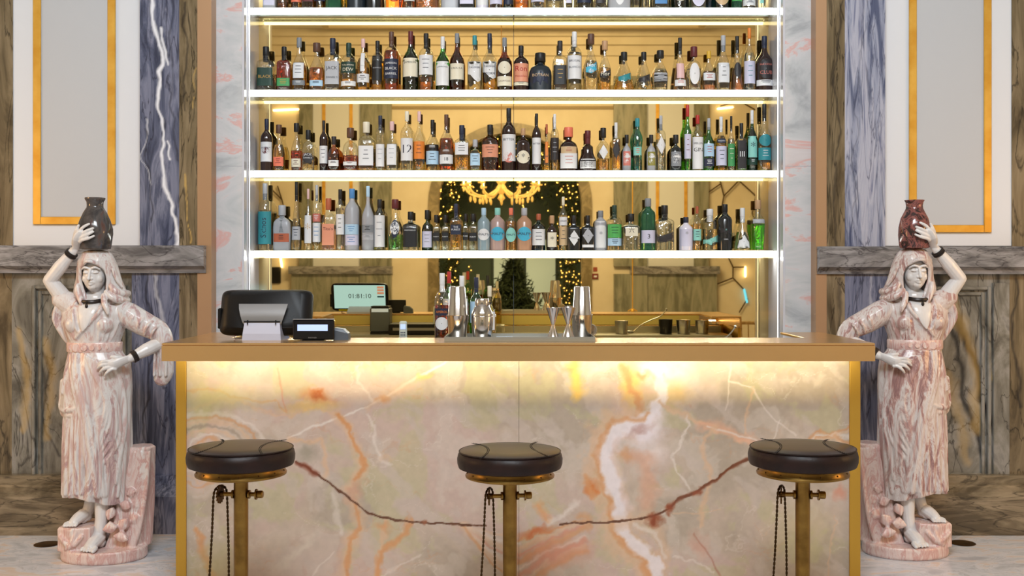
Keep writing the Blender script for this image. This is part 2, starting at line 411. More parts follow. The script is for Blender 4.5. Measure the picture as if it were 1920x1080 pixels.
# base moulding and plinth
for n,(a,b_),m in ((1,(-260,247),plinth_m),(2,(1600,2180),plinth_m)):
    z1 = PZ(922,6.05)
    prof = [(6.2,0),(5.99,0),(5.99,.205),(6.0,.215),(6.02,.232),(6.06,.25),(6.065,.262),(6.085,.272),(6.12,.305),(6.2,.305)]
    b = MB(); b.loft([[(x,y,z) for y,z in prof] for x in (PX(a,6.05),PX(b_,6.05))]); b.build('baseboard_%s'%('left' if n==1 else 'right'), m, smooth=False, kind='structure')
for nm,(a,b_) in (('baseboard_back',(247,372)),):
    prof = [(6.2,0),(6.02,0),(6.02,.205),(6.05,.232),(6.085,.262),(6.11,.305),(6.2,.305)]
    b = MB(); b.loft([[(x,y,z) for y,z in prof] for x in (PX(247,6.05),PX(372,6.05))]); b.loft([[(x,y,z) for y,z in prof] for x in (PX(1547,6.05),PX(1600,6.05))])
    b.build('trim_27', blue_m, smooth=False, kind='structure')
# bronze frame and onyx faces either side of the niche
for n,s in ((28,-1),(29,1)):
    a,b_ = (PX(372,6.16),PX(400,6.18)) if s<0 else (PX(1526,6.18),PX(1548,6.16))
    sbox('trim_%d'%n, a,b_,6.14,6.62,0,3.9,tan_m)
for n,s in ((30,-1),(31,1)):
    a,b_ = (PX(400,6.18),-NX-.012) if s<0 else (NX+.012,PX(1526,6.18))
    b = MB()
    for z0,z1 in ((0,.62),(.623,2.046),(2.049,3.47),(3.473,3.9)): b.box(a,b_,DN,DN+.06,z0,z1)
    b.build('trim_%d'%n, onyxw_m, smooth=False, kind='structure')
# niche: white lit glass returns, head, rear mirror
strip_m = mat('niche_light_line', (255,255,255), .4, emit=(245,247,255), estr=1.0)
for n,s in ((32,-1),(33,1)):
    b = MB(); b.box(s*NX, s*(NX+.16), DN+.002, DM+.04, 0, 3.75); b.build('trim_%d'%n, niche_m, smooth=False, kind='structure')
    e = empty('light_profile', (s*(NX-.004), DN+.1, 2.0), label='vertical white light line in the %s cheek of the bottle niche' % ('left' if s<0 else 'right'), cat='light')
    MB().box(-.003,.003,-.009,.009,-1.1,1.72).build('diffuser', strip_m, e, smooth=False)
    MB().box(-.002,.0035,-.018,-.0125,-1.1,1.72).box(-.002,.0035,.0125,.018,-1.1,1.72).build('housing', mat('aluminium',(200,200,204),.3,.9), e, smooth=False)
mirror_m = mat('amber_mirror', (238,212,152), .015, 1.0)
for i,(a,b_) in enumerate(((-NX,-.0015),(.0015,NX))):
    o = MB().box(a,b_,DM,DM+.008,.8,3.7).build('wall_mirror', mirror_m, smooth=False)
    tag(o, 'amber tinted wall mirror behind the bottles, %s half of the niche' % ('left' if i==0 else 'right'), 'mirror', 'niche mirrors')
# ------------------------------------------------------------------ lit glass shelves
led_m = mat('shelf_led', (255,255,255), .5, emit=(250,255,238), estr=3.2)
alu_m = mat('aluminium', (200,200,204), .3, .9)
glass_m = mat('clear_glass', (222,244,230), .02, 0, 1.0, 1.45)
DS = 6.46
SH = [PZ(14.5,DS), PZ(168.5,DS), PZ(319.5,DS), PZ(470,DS)]
names = ['topmost','second','third','lowest']
for z, nm in zip(SH, names):
    e = empty('glass_shelf', (0, DS, z), label='%s glass bottle shelf with glowing white front edge in the niche' % nm, cat='shelf', group='lit glass shelves')
    for a,b_ in ((-NX+.004,-.002),(.002,NX-.004)):
        MB().box(a,b_,.012,.136,-.016,0,.002).build('glass_pane', glass_m, e, smooth=False)
    MB().box(-NX+.002,NX-.002,0,.010,-.040,0,.002).build('light_strip', led_m, e, smooth=False)
    MB().box(-NX+.002,NX-.002,.0105,.03,-.024,-.018).box(-NX+.002,NX-.002,.110,.136,-.024,-.018).build('support_rail', alu_m, e, smooth=False)
    if nm == 'lowest': area('shelf_led_light', (0, DS+.02, z-.045), (0, 5.2, 1.02), 3.0, .012, 9, (.98,1.0,.92))
    MB().box(-.004,.004,.03,.136,-.03,-.0165).build('bracket', alu_m, e, smooth=False)
# ------------------------------------------------------------------ the bar counter
DC = 4.78; DP = 4.99; TH = 1.135
BL, BR = PX(303,DC), PX(1641,DC)
brass_m = mat('brushed_gold', (226,182,122), .24, .75, bump=(60,.02))
brasspost_m = mat('gold_post', (204,160,66), .36, .7)
steel_m = mat('steel', (200,198,194), .22, 1.0)
dsteel_m = mat('dull_steel', (176,176,170), .35, .85)
bar = empty('bar_counter', (0,0,0), label='onyx fronted bar counter with gold top glowing beneath its front edge', cat='bar counter')
xr0 = 1.36
b = MB(); b.box(BL,BR,DC,DC+.39,TH-.012,TH,.003); b.build('counter_top', brass_m, bar, smooth=False)
b = MB(); b.box(BL,BR,DC,DC+.014,TH-.08,TH-.0125); b.box(BL,BL+.014,DC+.0145,5.62,TH-.08,TH-.0125); b.box(BR-.014,BR,DC+.0145,5.62,TH-.08,TH-.0125)
b.build('apron', brass_m, bar, smooth=False)
MB().box(BL+.22,BR-.22,DC+.376,DC+.39,TH-.08,TH-.0125).build('inner_apron', mat('pale_gold',(240,216,130),.4,.1), bar, smooth=False)
b = MB(); b.box(BR-.21,BR,DC+.3905,5.62,TH-.012,TH,.002); b.build('side_return', brass_m, bar, smooth=False)
b = MB(); b.box(BL,BL+.21,DC+.3905,5.62,TH-.012,TH,.002); b.build('side_return', brass_m, bar, smooth=False)
# gold corner posts
for a,c_ in ((331,350),(1592,1612)):
    MB().box(PX(a,DP),PX(c_,DP),DP-.012,DP+.07,0,TH-.081,.002).build('corner_post', brasspost_m, bar, smooth=False)
# side cladding and inner cabinet in steel
for s,x in ((-1,PX(331,DP)),(1,PX(1612,DP))):
    MB().box(x,x-s*.02,DP+.071,5.6,0,TH-.081).build('side_panel', brasspost_m, bar, smooth=False)
b = MB(); b.box(PX(352,DP),PX(1590,DP),DP+.05,DP+.16,.05,TH-.09); b.build('inner_wall', dsteel_m, bar, smooth=False)
b = MB(); b.box(PX(352,DP),PX(1590,DP),DP+.161,5.56,.96,1.0); b.box(PX(352,DP),PX(1590,DP),5.52,5.56,.05,.959)
for k in range(5):
    x = -1.3+k*.6; b.box(x,x+.5,5.561,5.575,.3,.9)
b.build('work_top', dsteel_m, bar, smooth=False)
# LED profile: strip tucked behind the apron with a small lip below it
MB().box(BL+.03,BR-.03,DC+.0145,DC+.017,TH-.055,TH-.0125).build('led_profile', alu_m, bar, smooth=False)
MB().box(BL+.03,BR-.03,DC+.0145,DC+.029,TH-.079,TH-.077).build('led_lip', brass_m, bar, smooth=False)
for cxx in (-1,1):
    mid = (BL+BR)/2; q = (BR-BL)/4
    l = area('counter_led', (mid+cxx*q, DC+.0185, TH-.066), (mid+cxx*q, DC+1, TH-.066-.12), (BR-BL)/2-.06, .004, 5.0, (1.0,.92,.66))

# onyx front painted point by point
def C(*a): return np.array(a, float)/255.0
def onyx(X, Z):
    D = DP; x = X*F/D+CX; y = HY-(Z-CH)*F/D
    wx = (fbm(x/60,y/60,5)-.5)*60; wy = (fbm(x/60+31,y/60+77,5)-.5)*60
    sx = (fbm(x/14+5,y/14,4)-.5)*16; sy = (fbm(x/14+91,y/14+3,4)-.5)*16
    n1 = fbm((x+wx*2)/170, (y+wy*2)/120, 6); n2 = fbm((x+wx)/60+11,(y+wy)/60+4, 6); n3 = fbm(x/9,y/9,4)
    base = C(190,170,152)[None,None]*np.ones(x.shape+(1,))
    def mix(c, k):
        nonlocal base
        k = np.clip(k,0,1)[...,None]; base = base*(1-k)+c*k
    mix(C(172,156,138), np.clip((n1-.5)*6,0,.8)); mix(C(198,170,158), np.clip((.5-n1)*5,0,.75))
    mix(C(186,176,134), np.clip((n2-.56)*6,0,.5)); mix(C(204,188,174), np.clip((.42-n2)*6,0,.5))
    mix(C(196,178,166), np.clip((fbm((x+y)/90+wx/60,(y-x)/40+wy/40,6)-.56)*5,0,.55))
    rg = fbm((x+wx*1.6)/110+40,(y+wy*1.6)/70+8,5); mix(C(218,202,188), np.clip(1-abs(rg-.5)/.010,0,1)*.45*np.clip((fbm(x/80,y/80+3)-.42)*8,0,1))
    rg = fbm((x-y*.6+wx*2)/130+9,(y+wy*2)/60+60,5); mix(C(200,152,118), np.clip(1-abs(rg-.52)/.016,0,1)*.35*np.clip((fbm(x/90+7,y/80)-.46)*8,0,1))
    X1, Y1 = x+sx*.9+wx*.10, y+sy*.9+wy*.10; X2, Y2 = x+sx*.35, y+sy*.35
    def vein(pts, wd, col, st=1., soft=1.25, fine=False, mod=.6):
        d, tt = dist_poly(X2 if fine else X1, Y2 if fine else Y1, pts)
        wl = (wd if fine else wd*1.2)*(1-mod+2*mod*fbm(x/18+wd,y/18+len(pts),3))
        mix(col, np.clip(soft*(1-d/wl),0,1)*st)
    def blob(cx_, cy_, rx, ry, col, st=1., a=0):
        dx, dy = x-cx_+sx*1.3+wx*.3, y-cy_+sy*1.3+wy*.3
        u = dx*cos(a)+dy*sin(a); v = -dx*sin(a)+dy*cos(a)
        mix(col, np.clip(1.3-np.hypot(u/rx,v/ry),0,1)*st)
    OR = C(206,146,96); PE = C(212,174,142); WH = C(222,208,196); BRN = C(98,58,36); YE = C(236,190,92); RS = C(204,140,116); DG = C(150,134,116)
    # ---- left slab
    for k in range(7):
        r = 18+k*11; a0 = []
        for q in range(9):
            th = pi+pi*q/8; a0.append((392+r*1.25*cos(th), 835+r*.72*sin(th)))
        vein(a0, 3.2 if k%2 else 5, (OR,WH,PE,DG,PE,OR,WH)[k], .6)
    for k in range(5): vein([(350,905-k*12),(372,912-k*10),(420,900-k*8)],3,(OR,PE,WH,OR,PE)[k],.5)
    vein([(350,770),(400,752),(450,752),(500,772),(545,778),(590,762),(640,780)],5,PE,.6); vein([(345,735),(395,728),(430,745),(520,752),(536,770)],3,OR,.45)
    vein([(520,690),(528,730),(536,770)],2.5,RS,.6,fine=True)
    blob(385,760,60,30,C(176,164,110),.6); blob(430,745,90,22,C(214,200,140),.4)
    blob(598,742,34,14,OR,.9,.2); blob(585,760,60,12,YE,.5); blob(600,738,18,8,C(178,96,52),.8,.3)
    vein([(540,822),(585,800),(640,783),(700,757),(740,735),(770,715),(800,698),(840,676)],3.5,WH,.9,fine=True)
    vein([(690,762),(735,738),(790,708)],9,PE,.5); blob(795,706,24,7,YE,.5,-.5); blob(720,750,14,8,OR,.7)
    vein([(668,685),(672,715),(700,752)],4,WH,.5)
    vein([(632,778),(650,800),(664,830),(676,850),(682,880),(662,900),(648,918)],12,PE,.8); vein([(636,780),(656,806),(672,845),(684,878),(664,900)],5,OR,.95)
    vein([(690,776),(702,800),(706,840),(712,866),(732,872)],4,WH,.6); blob(725,862,18,6,PE,.6)
    vein([(545,825),(580,828),(606,824),(612,850),(610,890)],7,PE,.8); blob(578,848,24,18,C(150,142,124),.7)
    blob(660,925,14,22,RS,.55,.4)
    vein([(662,940),(672,968),(676,990),(656,1020),(648,1050),(640,1110)],16,PE,.7); vein([(666,945),(676,985),(660,1012),(652,1050),(648,1110)],5,OR,.8)
    vein([(724,976),(722,1000),(712,1030),(704,1110)],6,PE,.8); vein([(768,975),(762,1000),(740,1016),(716,1034),(704,1110)],8,OR,.85)
    vein([(625,925),(632,975),(640,1000)],7,WH,.5); vein([(628,1035),(600,1060),(580,1090)],2.4,WH,.6,fine=True)
    vein([(790,1040),(740,1066),(700,1100)],4,WH,.5); blob(520,1010,80,22,C(206,190,170),.6,-.4); blob(560,1030,60,10,C(216,202,184),.6,-.7)
    blob(720,990,18,10,OR,.7)
    vein([(372,995),(384,1035),(398,1080)],9,OR,.8); blob(410,1060,40,40,C(186,176,116),.5)
    for k in range(7): vein([(868,985),(920,1000+k*9),(972,1005+k*15)],4+k%3*3,(PE,WH,PE,RS,WH,PE,OR)[k],.55,fine=True)
    vein([(555,866),(578,878),(600,893),(625,912),(655,934),(690,962),(740,975),(800,980),(860,983),(912,986)],2.4,BRN,1,2.4,fine=True,mod=.5)
    vein([(556,868),(575,876),(592,888)],8,C(128,66,46),.85,fine=True); blob(797,979,6,4,C(150,90,60),.9)
    # ---- right slab
    vein([(1076,678),(1080,700),(1084,738)],15,YE,.8); blob(1068,690,13,11,OR,.6); blob(1110,690,26,14,WH,.4)
    blob(1236,700,62,34,C(244,228,216),.8); blob(1200,745,46,40,PE,.6); blob(1262,735,30,28,YE,.4); blob(1182,720,20,44,YE,.6)
    blob(1204,705,15,9,OR,.75); blob(1236,706,14,8,OR,.75); vein([(1170,690),(1186,735),(1200,760),(1192,785)],8,OR,.8)
    big = [(1238,700),(1242,745),(1222,778),(1196,796),(1160,800),(1144,822),(1134,860),(1146,905),(1158,940),(1164,975),(1170,1005),(1200,1030),(1226,1052),(1236,1110)]
    vein([(px-12,py) for px,py in big[3:]],34,PE,.75,2); vein([(px-17,py) for px,py in big[4:]],9,OR,.8); vein([(px+6,py+2) for px,py in big[2:9]],22,C(226,206,204),.8); vein(big,12,C(228,216,216),.9,2)
    blob(1208,812,40,26,C(232,220,224),.85,-.3); blob(1196,806,26,8,C(172,128,116),.6,-.3); vein([(1150,790),(1175,784),(1205,788),(1215,772)],6,OR,.7)
    blob(1230,850,30,22,C(228,210,204),.7); vein([(1185,850),(1210,862),(1218,905),(1214,940)],20,C(214,158,128),.6); blob(1172,855,12,14,OR,.6)
    blob(1110,915,11,15,C(208,120,60),1,.3); vein([(1100,895),(1112,930)],6,OR,.8)
    vein([(1236,752),(1290,782),(1335,802),(1404,826)],6,PE,.8); vein([(1310,795),(1350,800),(1400,822),(1420,840)],12,C(222,168,138),.7); vein([(1325,800),(1420,826)],2.2,WH,.8,fine=True)
    vein([(1345,800),(1318,822),(1318,850),(1330,880),(1336,902),(1318,940),(1314,985)],6,PE,.75); vein([(1290,785),(1280,820),(1262,860),(1268,885),(1292,915)],3.4,WH,.7)
    vein([(1368,715),(1410,728),(1432,765),(1448,782),(1492,816)],2.4,WH,.7,fine=True); vein([(1410,728),(1403,760),(1400,815)],3,PE,.7); vein([(1370,680),(1362,770)],2.2,WH,.6,fine=True); vein([(1462,786),(1450,826)],2,WH,.6,fine=True)
    for k in range(5): vein([(1512+k*5,828),(1530,806-k*0+k*4),(1566,812+k*2),(1592,800+k*9)],4,(OR,PE,WH,OR,PE)[k],.7)
    blob(1580,920,12,20,RS,.8); blob(1500,1000,60,70,C(192,176,120),.45); vein([(1568,970),(1560,1020),(1550,1080)],2.4,PE,.6)
    for k in range(8): vein([(972,1016+k*13),(1020,1000+k*10),(1095,975+k*(5 if k<4 else 8))],7 if k%2 else 3.4,(OR,PE,RS,OR,WH,RS,PE,OR)[k],.7)
    blob(1010,1000,34,9,C(196,108,62),.9,-.3); blob(1040,1040,70,30,C(212,140,110),.6,-.2); vein([(1030,980),(1055,965),(1080,940)],7,WH,.7); vein([(1085,965),(1100,970),(1105,990)],9,OR,.6); vein([(1012,950),(1025,975)],10,C(222,150,90),.6)
    vein([(1150,985),(1215,965),(1235,1000),(1248,1040)],14,PE,.6); vein([(1190,985),(1230,1000),(1245,1045)],5,WH,.6)
    blob(1312,1020,16,30,C(206,150,128),.5,-.5); vein([(1300,1000),(1330,1040),(1350,1080)],2.6,C(170,110,90),.6,fine=True); vein([(1262,1045),(1300,1050),(1340,1075)],3,WH,.6)
    vein([(1262,962),(1310,962),(1350,955)],2,PE,.6,fine=True)
    vein([(1050,983),(1100,980),(1130,980),(1180,975),(1225,968),(1255,955),(1272,935),(1300,925),(1340,900),(1372,874),(1404,862)],2.6,BRN,1,2.4,fine=True,mod=.5)
    vein([(1255,952),(1280,932),(1312,918),(1340,902),(1368,878),(1400,862)],4.2,C(120,66,40),.9,fine=True); blob(1226,976,15,13,C(140,66,34),1.2); blob(1256,958,7,12,C(140,66,34),1); blob(1306,922,12,6,C(140,70,40),1,-.5)
    base = base*(1+(n3-.5)[...,None]*.07)
    lin = np.clip(base,0,1); lin = np.where(lin<=.04045, lin/12.92, ((lin+.055)/1.055)**2.4)
    return lin
def onyx_mat():
    m = bpy.data.materials.new('honey_onyx'); m.use_nodes = True; nt = m.node_tree; b_ = nt.nodes['Principled BSDF']
    a = nt.nodes.new('ShaderNodeAttribute'); a.attribute_name = 'stone'; nt.links.new(a.outputs['Color'], b_.inputs['Base Color'])
    b_.inputs['Roughness'].default_value = .22; b_.inputs['Coat Weight'].default_value = .3; b_.inputs['Coat Roughness'].default_value = .06
    return m
om = onyx_mat()
grid_panel('onyx_slab', PX(350,DP), PX(972.6,DP), DP, 0.02, TH-.082, .0042, onyx, om, bar, attr='stone', thick=.03)
grid_panel('onyx_slab', PX(973.2,DP), PX(1592,DP), DP, 0.02, TH-.082, .0042, onyx, om, bar, attr='stone', thick=.03)
# ------------------------------------------------------------------ bar stools
leather_m = mat('brown_leather', (38,22,19), .42, bump=(28,.3), var=(14,(28,17,15)), spec=.3)
leathertop_m = mat('leather_top_pale', (50,40,36), .30, bump=(60,.12), var=(6,(44,34,30)), spec=.6)  # seat top leather, slightly paler, greyer and glossier than the sides
thread_m = mat('dark_stitch', (18,14,12), .7)
brass_old = mat('aged_brass', (160,126,66), .33, 1.0, var=(14,(124,94,48)))
brass_dk = mat('dark_brass', (112,80,40), .4, .9, var=(12,(76,52,26)))
iron_m = mat('chain_iron', (70,50,28), .4, .9)
def make_stool():
    R = .207
    root = empty('bar_stool', (0,0,0))
    prof = [(R*.90,.700),(R*.975,.706),(R,.722),(R*1.005,.742),(R*.985,.760),(R*.95,.768)]
    MB().lathe(prof, seg=64).build('seat_cushion', leather_m, root)
    top = [(R*.955,.7675),(R*.965,.771),(R*.93,.7755),(R*.6,.781),(R*.05,.783)]
    cu = MB().lathe(top, seg=64).build('seat_top', leathertop_m, root)
    pb = MB(); pb.tube([(R*.962*cos(a*pi/24),R*.962*sin(a*pi/24),.7715) for a in range(49)], .0032, seg=6, sub=1, round_ends=False)
    pb.build('piping', leather_m, cu)
    st = MB()
    for s in (-1,1):
        for k in range(34):
            t = (k-16.5)/16.5; y = t*R*.86
            for off in (-.0035,.0035):
                x = s*(R*.42 + R*.22*t*t*(1 if s>0 else 1)) + off
                st.ball((x, y, .7835-.006*(x*x+y*y)/(R*R)), (.0014,.0028,.0012), 6, 4)
        st.tube([(s*(R*.42+R*.22*(t/8)**2), t/8*R*.88, .7818-.006*((R*.42)**2+(t/8*R)**2)/(R*R)) for t in range(-8,9)], .0013, seg=5, sub=1)
    st.build('stitching', thread_m, cu)
    ring = [(R*.80,.664),(R*.845,.667),(R*.85,.674),(R*.80,.688),(R*.80,.703),(R*.5,.703)]
    MB().lathe(ring, seg=56).build('seat_ring', brass_old, root)
    rv = MB()
    for k in range(14):
        a = 2*pi*k/14; rv.ball((R*.815*cos(a),R*.815*sin(a),.684),.0035,6,4)
    rv.build('rivets', brass_dk, root)
    MB().lathe([(.028,.02),(.028,.668)], seg=24).build('pedestal', brass_old, root)
    MB().lathe([(.205,0),(.215,.006),(.212,.016),(.15,.026),(.06,.036),(.044,.06),(.030,.075)], seg=48).build('base', brass_dk, root)
    z = .587
    ax = MB(); ax.lathe([(.0085,-.075),(.0085,.075)], (0,0,z), seg=14, axis='x')
    for s in (-1,1): ax.lathe([(.017,-.004),(.017,.004)], (s*.032,0,z), seg=16, axis='x')
    ax.build('axle', brass_old, root)
    kn = MB(); kn.lathe([(.021,-.003),(.021,.003)], (.060,0,z), seg=20, axis='x').lathe([(.013,.0),(.015,.006),(.015,.022),(.012,.025)], (.062,0,z), seg=18, axis='x').build('knob', brass_old, root)
    # sprocket on the left end
    sp = MB(); n = 14; r0, r1 = .031, .037
    ringp = []
    for k in range(n*4):
        a = 2*pi*k/(n*4); r = r1 if k%4 in (1,2) else r0; ringp.append((r*cos(a), r*sin(a)))
    rot = radians(22)
    def spp(x,u,v): return (-.082+x+.0*u + u*sin(rot)*.35, u*cos(rot)*1.0, z+v)
    sp.loft([[spp(-.003,u,v) for u,v in ringp],[spp(.003,u,v) for u,v in ringp]])
    sp.lathe([(.012,-.012),(.012,.012)], (-.080,0,z), seg=12, axis='x').build('sprocket', brass_dk, root)
    # roller chain over the sprocket down to the foot
    pts = []
    for k in range(9): a = pi*k/8; pts.append((-.082+.032*cos(a)*.55, -.0+.032*cos(a)*.85, z+.034*sin(a)))
    L0 = [(-.064+.004*sin(t*3.1)+.006*t,.028,z-.53*t) for t in [i/60 for i in range(1,61)]]
    L1 = [(-.100-.026*t*(1.4-.6*t)+.003*sin(t*5),-.028,z-.53*t) for t in [i/60 for i in range(1,61)]]
    path = [Vector(p) for p in (L1[::-1]+pts[::-1]+L0)]
    # resample at pitch
    out = [path[0]]; acc = 0; pitch = .0085; prev = path[0]
    for p in path[1:]:
        seg = (p-prev).length
        while acc+seg >= pitch:
            q = prev+(p-prev)*((pitch-acc)/seg); out.append(q); seg = (p-q).length; prev = q; acc = 0
        acc += seg; prev = p
    ch = MB()
    for i in range(len(out)-1):
        a, b_ = out[i], out[i+1]; m = (a+b_)/2; d = (b_-a).normalized(); w_ = .0042 if i%2 else .0026
        sidev = Vector((0,1,0)).cross(d); sidev = sidev.normalized() if sidev.length > .1 else Vector((1,0,0)); nrm = d.cross(sidev)
        ends = [a-d*.001, b_+d*.001]
        rings = [[tuple(e+sidev*sx*(w_)+nrm*sy*.0026) for sx,sy in ((-1,-1),(1,-1),(1,1),(-1,1))] for e in ends]
        ch.loft(rings)
    ch.build('chain', iron_m, root, smooth=False)
    return root
st0 = make_stool()
stools = [((452,4.27,822),-6,'left end bar stool with brown leather seat before the gold corner post'),
          ((956,4.31,828),20,'middle bar stool with round brown leather seat before the centre of the onyx'),
          ((1505,4.23,821),-14,'right end bar stool with brown leather seat beside the right gold post')]
for i,((px,D,py),rz,lb) in enumerate(stools):
    o = st0 if i == 0 else copy_tree(st0)
    o.location = (PX(px,D), D, 0.0); o.rotation_euler = (0,0,radians(rz)*.35)
    sc_ = PZ(py+12,D)/.783; o.scale = (1,1,sc_)
    tag(o, lb, 'bar stool', 'bar stools along the counter')
# ------------------------------------------------------------------ marble water carriers
def statue_marble(name, base, loc=(0,0,0)):
    return marble(name, base, scale=(12,12,2.6), rot=(0,.3,0), nscale=1.3, distortion=1.0, rough=.28, loc=loc, rdetail=.68)
robe_l = statue_marble('rose_marble', [(0,(176,146,146)),(.40,(198,170,166)),(.46,(212,204,200)),(.52,(218,214,212)),(.57,(202,176,170)),(.62,(172,138,140)),(.67,(206,194,190)),(1,(220,218,216))])
robe_r = statue_marble('rose_marble_veined', [(0,(150,112,110)),(.40,(180,144,138)),(.46,(208,194,188)),(.51,(216,208,204)),(.56,(188,150,142)),(.62,(142,106,106)),(.68,(196,168,160)),(1,(218,210,206))], loc=(3,1,2))
white_l = statue_marble('white_marble', [(0,(204,196,192)),(.4,(216,211,208)),(.6,(224,220,218)),(1,(228,226,224))])
rock_l = statue_marble('pink_base_marble', [(0,(176,128,118)),(.38,(214,174,164)),(.47,(226,206,198)),(.54,(204,156,148)),(.62,(226,214,208)),(1,(232,226,222))])
dark_m = mat('dark_bronze', (52,46,44), .35, .5)
jar_dark = marble('dark_jar_stone', [(0,(30,28,30)),(.42,(58,54,54)),(.52,(84,78,76)),(.6,(96,66,58)),(.7,(60,50,48)),(1,(40,38,40))], scale=(6,6,6), nscale=1.2, distortion=1.2, rough=.12)
jar_red = marble('red_jar_stone', [(0,(40,30,30)),(.44,(52,40,40)),(.48,(120,70,66)),(.56,(150,92,84)),(.6,(88,56,56)),(1,(130,128,128))], scale=(9,9,9), nscale=1.6, distortion=1.6, rough=.12, rdetail=.7)
SD = 5.54; SS = F/SD
def build_statue(side, robe, lab, name='statue'):
    sg = 1
    """local axes: x to the right of the figure as seen from the bar front, y away, z up; sg=-1 mirrors it"""
    def L(px, py, y=0.0, D=SD):
        s = F/(D+y); return (sg*((px-196)/SS + (px-196)*(1/s-1/SS)), y, CH-(py-HY)/s)
    root = empty(name)
    # ---- carved base: oval foot, rock step, stump with leaves
    b = MB(); n = 40
    def oval(z, k, dx=0): return [(sg*(.0+dx+.213*k*cos(2*pi*j/n)), .172*k*sin(2*pi*j/n)-.0, z) for j in range(n)]
    b.loft([oval(0,.97), oval(.012,1.0), oval(.05,.99), oval(.06,.965)])
    rk = [(-.205,-.085),(-.12,-.125),(-.035,-.10),(-.02,.04),(-.06,.12),(-.16,.12),(-.205,.03)]
    b.loft([[(sg*x*k,y*k,z) for x,y in rk] for z,k in ((.05,1.0),(.10,.99),(.160,1.0),(.172,.96))])
    b.tube([(sg*-.185,-.10,.13),(sg*-.12,-.125,.085),(sg*-.07,-.115,.13)],[.012,.016,.010],8)
    b.tube([(sg*-.15,-.11,.07),(sg*-.12,-.128,.09),(sg*-.10,-.115,.15)],[.012,.014,.008],8)
    rnd = random.Random(3)
    rings = []
    for z,xc,rx,ry in ((.05,.085,.125,.12),(.14,.105,.11,.11),(.26,.115,.105,.10),(.36,.13,.092,.09),(.46,.143,.078,.085),(.545,.155,.068,.08),(.553,.155,.058,.07)):
        rings.append([(sg*(xc+rx*cos(2*pi*j/28)*(1+.07*sin(5*j*.9+z*6))), .085+ry*sin(2*pi*j/28)*(1+.07*sin(5*j*.9+z*6)), z) for j in range(28)])
    b.loft(rings)
    for k in range(8):                                       # bark ridges
        x = .085+.018*k; b.tube([(sg*(x+.012),.006+.004*(k%3),.53),(sg*(x+.006*sin(k)),-.008,.36),(sg*(x-.02),-.022,.18),(sg*(x-.05),-.04,.07)],[.009,.011,.013,.016],7)
    def leaf(cx_, cy_, y, w_, h_, a):
        b.loft([[tuple((sg*(cx_+(u*cos(a)-v*sin(a))), y+d-.35*abs(u), cy_+(u*sin(a)+v*cos(a)))) for u,v in ((-w_,0),(-w_*.55,h_*.6),(0,h_),(w_*.55,h_*.6),(w_,0),(w_*.5,-h_*.55),(0,-h_*.8),(-w_*.5,-h_*.55))] for d in (-.014,.012)])
    for (lx,lz,ly,w_,h_,a) in ((.06,.30,-.035,.03,.034,.5),(.055,.235,-.05,.034,.03,1.2),(.12,.27,-.03,.03,.032,-.4),(.145,.33,-.015,.024,.03,.3),(.16,.27,-.01,.022,.03,-.5),(.06,.165,-.07,.038,.034,.2),(.12,.18,-.05,.036,.034,1.0),(.115,.12,-.075,.04,.03,-.3),(.165,.20,-.02,.026,.034,.6)):
        leaf(lx,lz,ly,w_,h_,a)
    base = remesh(b, 'carved_base', .0052, 1, rock_l, root)
    # ---- the body: one continuous surface
    b = MB()
    hx = -.043
    hd = (hx, -.012, 1.462)
    b.ball((hx,.012,1.468),(.068,.080,.085),24,16)                           # cranium
    b.ball((hx,-.022,1.425),(.054,.058,.080),24,16)                          # face
    b.ball((hx,-.052,1.372),(.024,.024,.020),12,8)                           # chin
    for s in (-1,1):
        b.ball((hx+s*.030,-.044,1.412),(.022,.026,.026),12,8)                # cheeks
        b.tube([(hx+s*.008,-.080,1.463),(hx+s*.026,-.083,1.468),(hx+s*.046,-.068,1.458)],[.0065,.0065,.004],8)   # brow
        b.ball((hx+s*.0245,-.067,1.4455),(.0135,.0115,.0095),12,8)           # eyeball under the lid
        b.tube([(hx+s*.011,-.0775,1.442),(hx+s*.0245,-.0815,1.4395),(hx+s*.039,-.071,1.442)],[.0022,.0028,.002],6)  # lash line
        b.ball((hx+s*.0075,-.083,1.4095),(.0065,.009,.0055),8,6)             # nostril wing
        b.ball((hx+s*.066,.005,1.435),(.008,.016,.024),10,8)                 # ear
    b.tube([(hx,-.076,1.462),(hx,-.088,1.438),(hx,-.101,1.412)],[.0065,.0070,.0095],8)                              # nose
    b.tube([(hx-.020,-.068,1.3905),(hx-.007,-.0815,1.3955),(hx,-.0815,1.394),(hx+.007,-.0815,1.3955),(hx+.020,-.068,1.3905)],[.003,.0052,.005,.0052,.003],8)
    b.tube([(hx-.016,-.068,1.3865),(hx,-.0795,1.3825),(hx+.016,-.068,1.3865)],[.003,.0062,.003],8)
    b.tube([(hx,.022,1.42),(hx-.002,.016,1.34),(hx-.004,.018,1.26)],[.046,.040,.052],16)                            # neck
    b.tube([(hx-.012,.02,1.28),(hx-.015,.02,1.18),(hx-.005,.02,1.06)],[.078,.098,.086],18)                          # trunk core
    b.ball((hx-.012,-.018,1.235),(.095,.065,.085),18,12)                     # chest
    b.tube([(hx-.006,-.035,1.30),(hx-.008,-.082,1.265),(hx-.012,-.104,1.225),(hx-.018,-.112,1.185),(hx-.024,-.112,1.155)],[.050,.052,.040,.024,.008],14,flat=.32,up=(1,0,0))
    # raised arm
    sh = L(128,578,0.01); el = L(96,526,-.02); wr = L(146,470,-.055)
    b.tube([sh,(sh[0]*.55+el[0]*.45,0,sh[2]*.5+el[2]*.5+.0),el],[.046,.042,.033],14)
    b.tube([el,((el[0]+wr[0])/2-sg*.004,-.04,(el[2]+wr[2])/2-.004),wr],[.033,.034,.021],14)
    jc = L(181,420,-.02)[0]
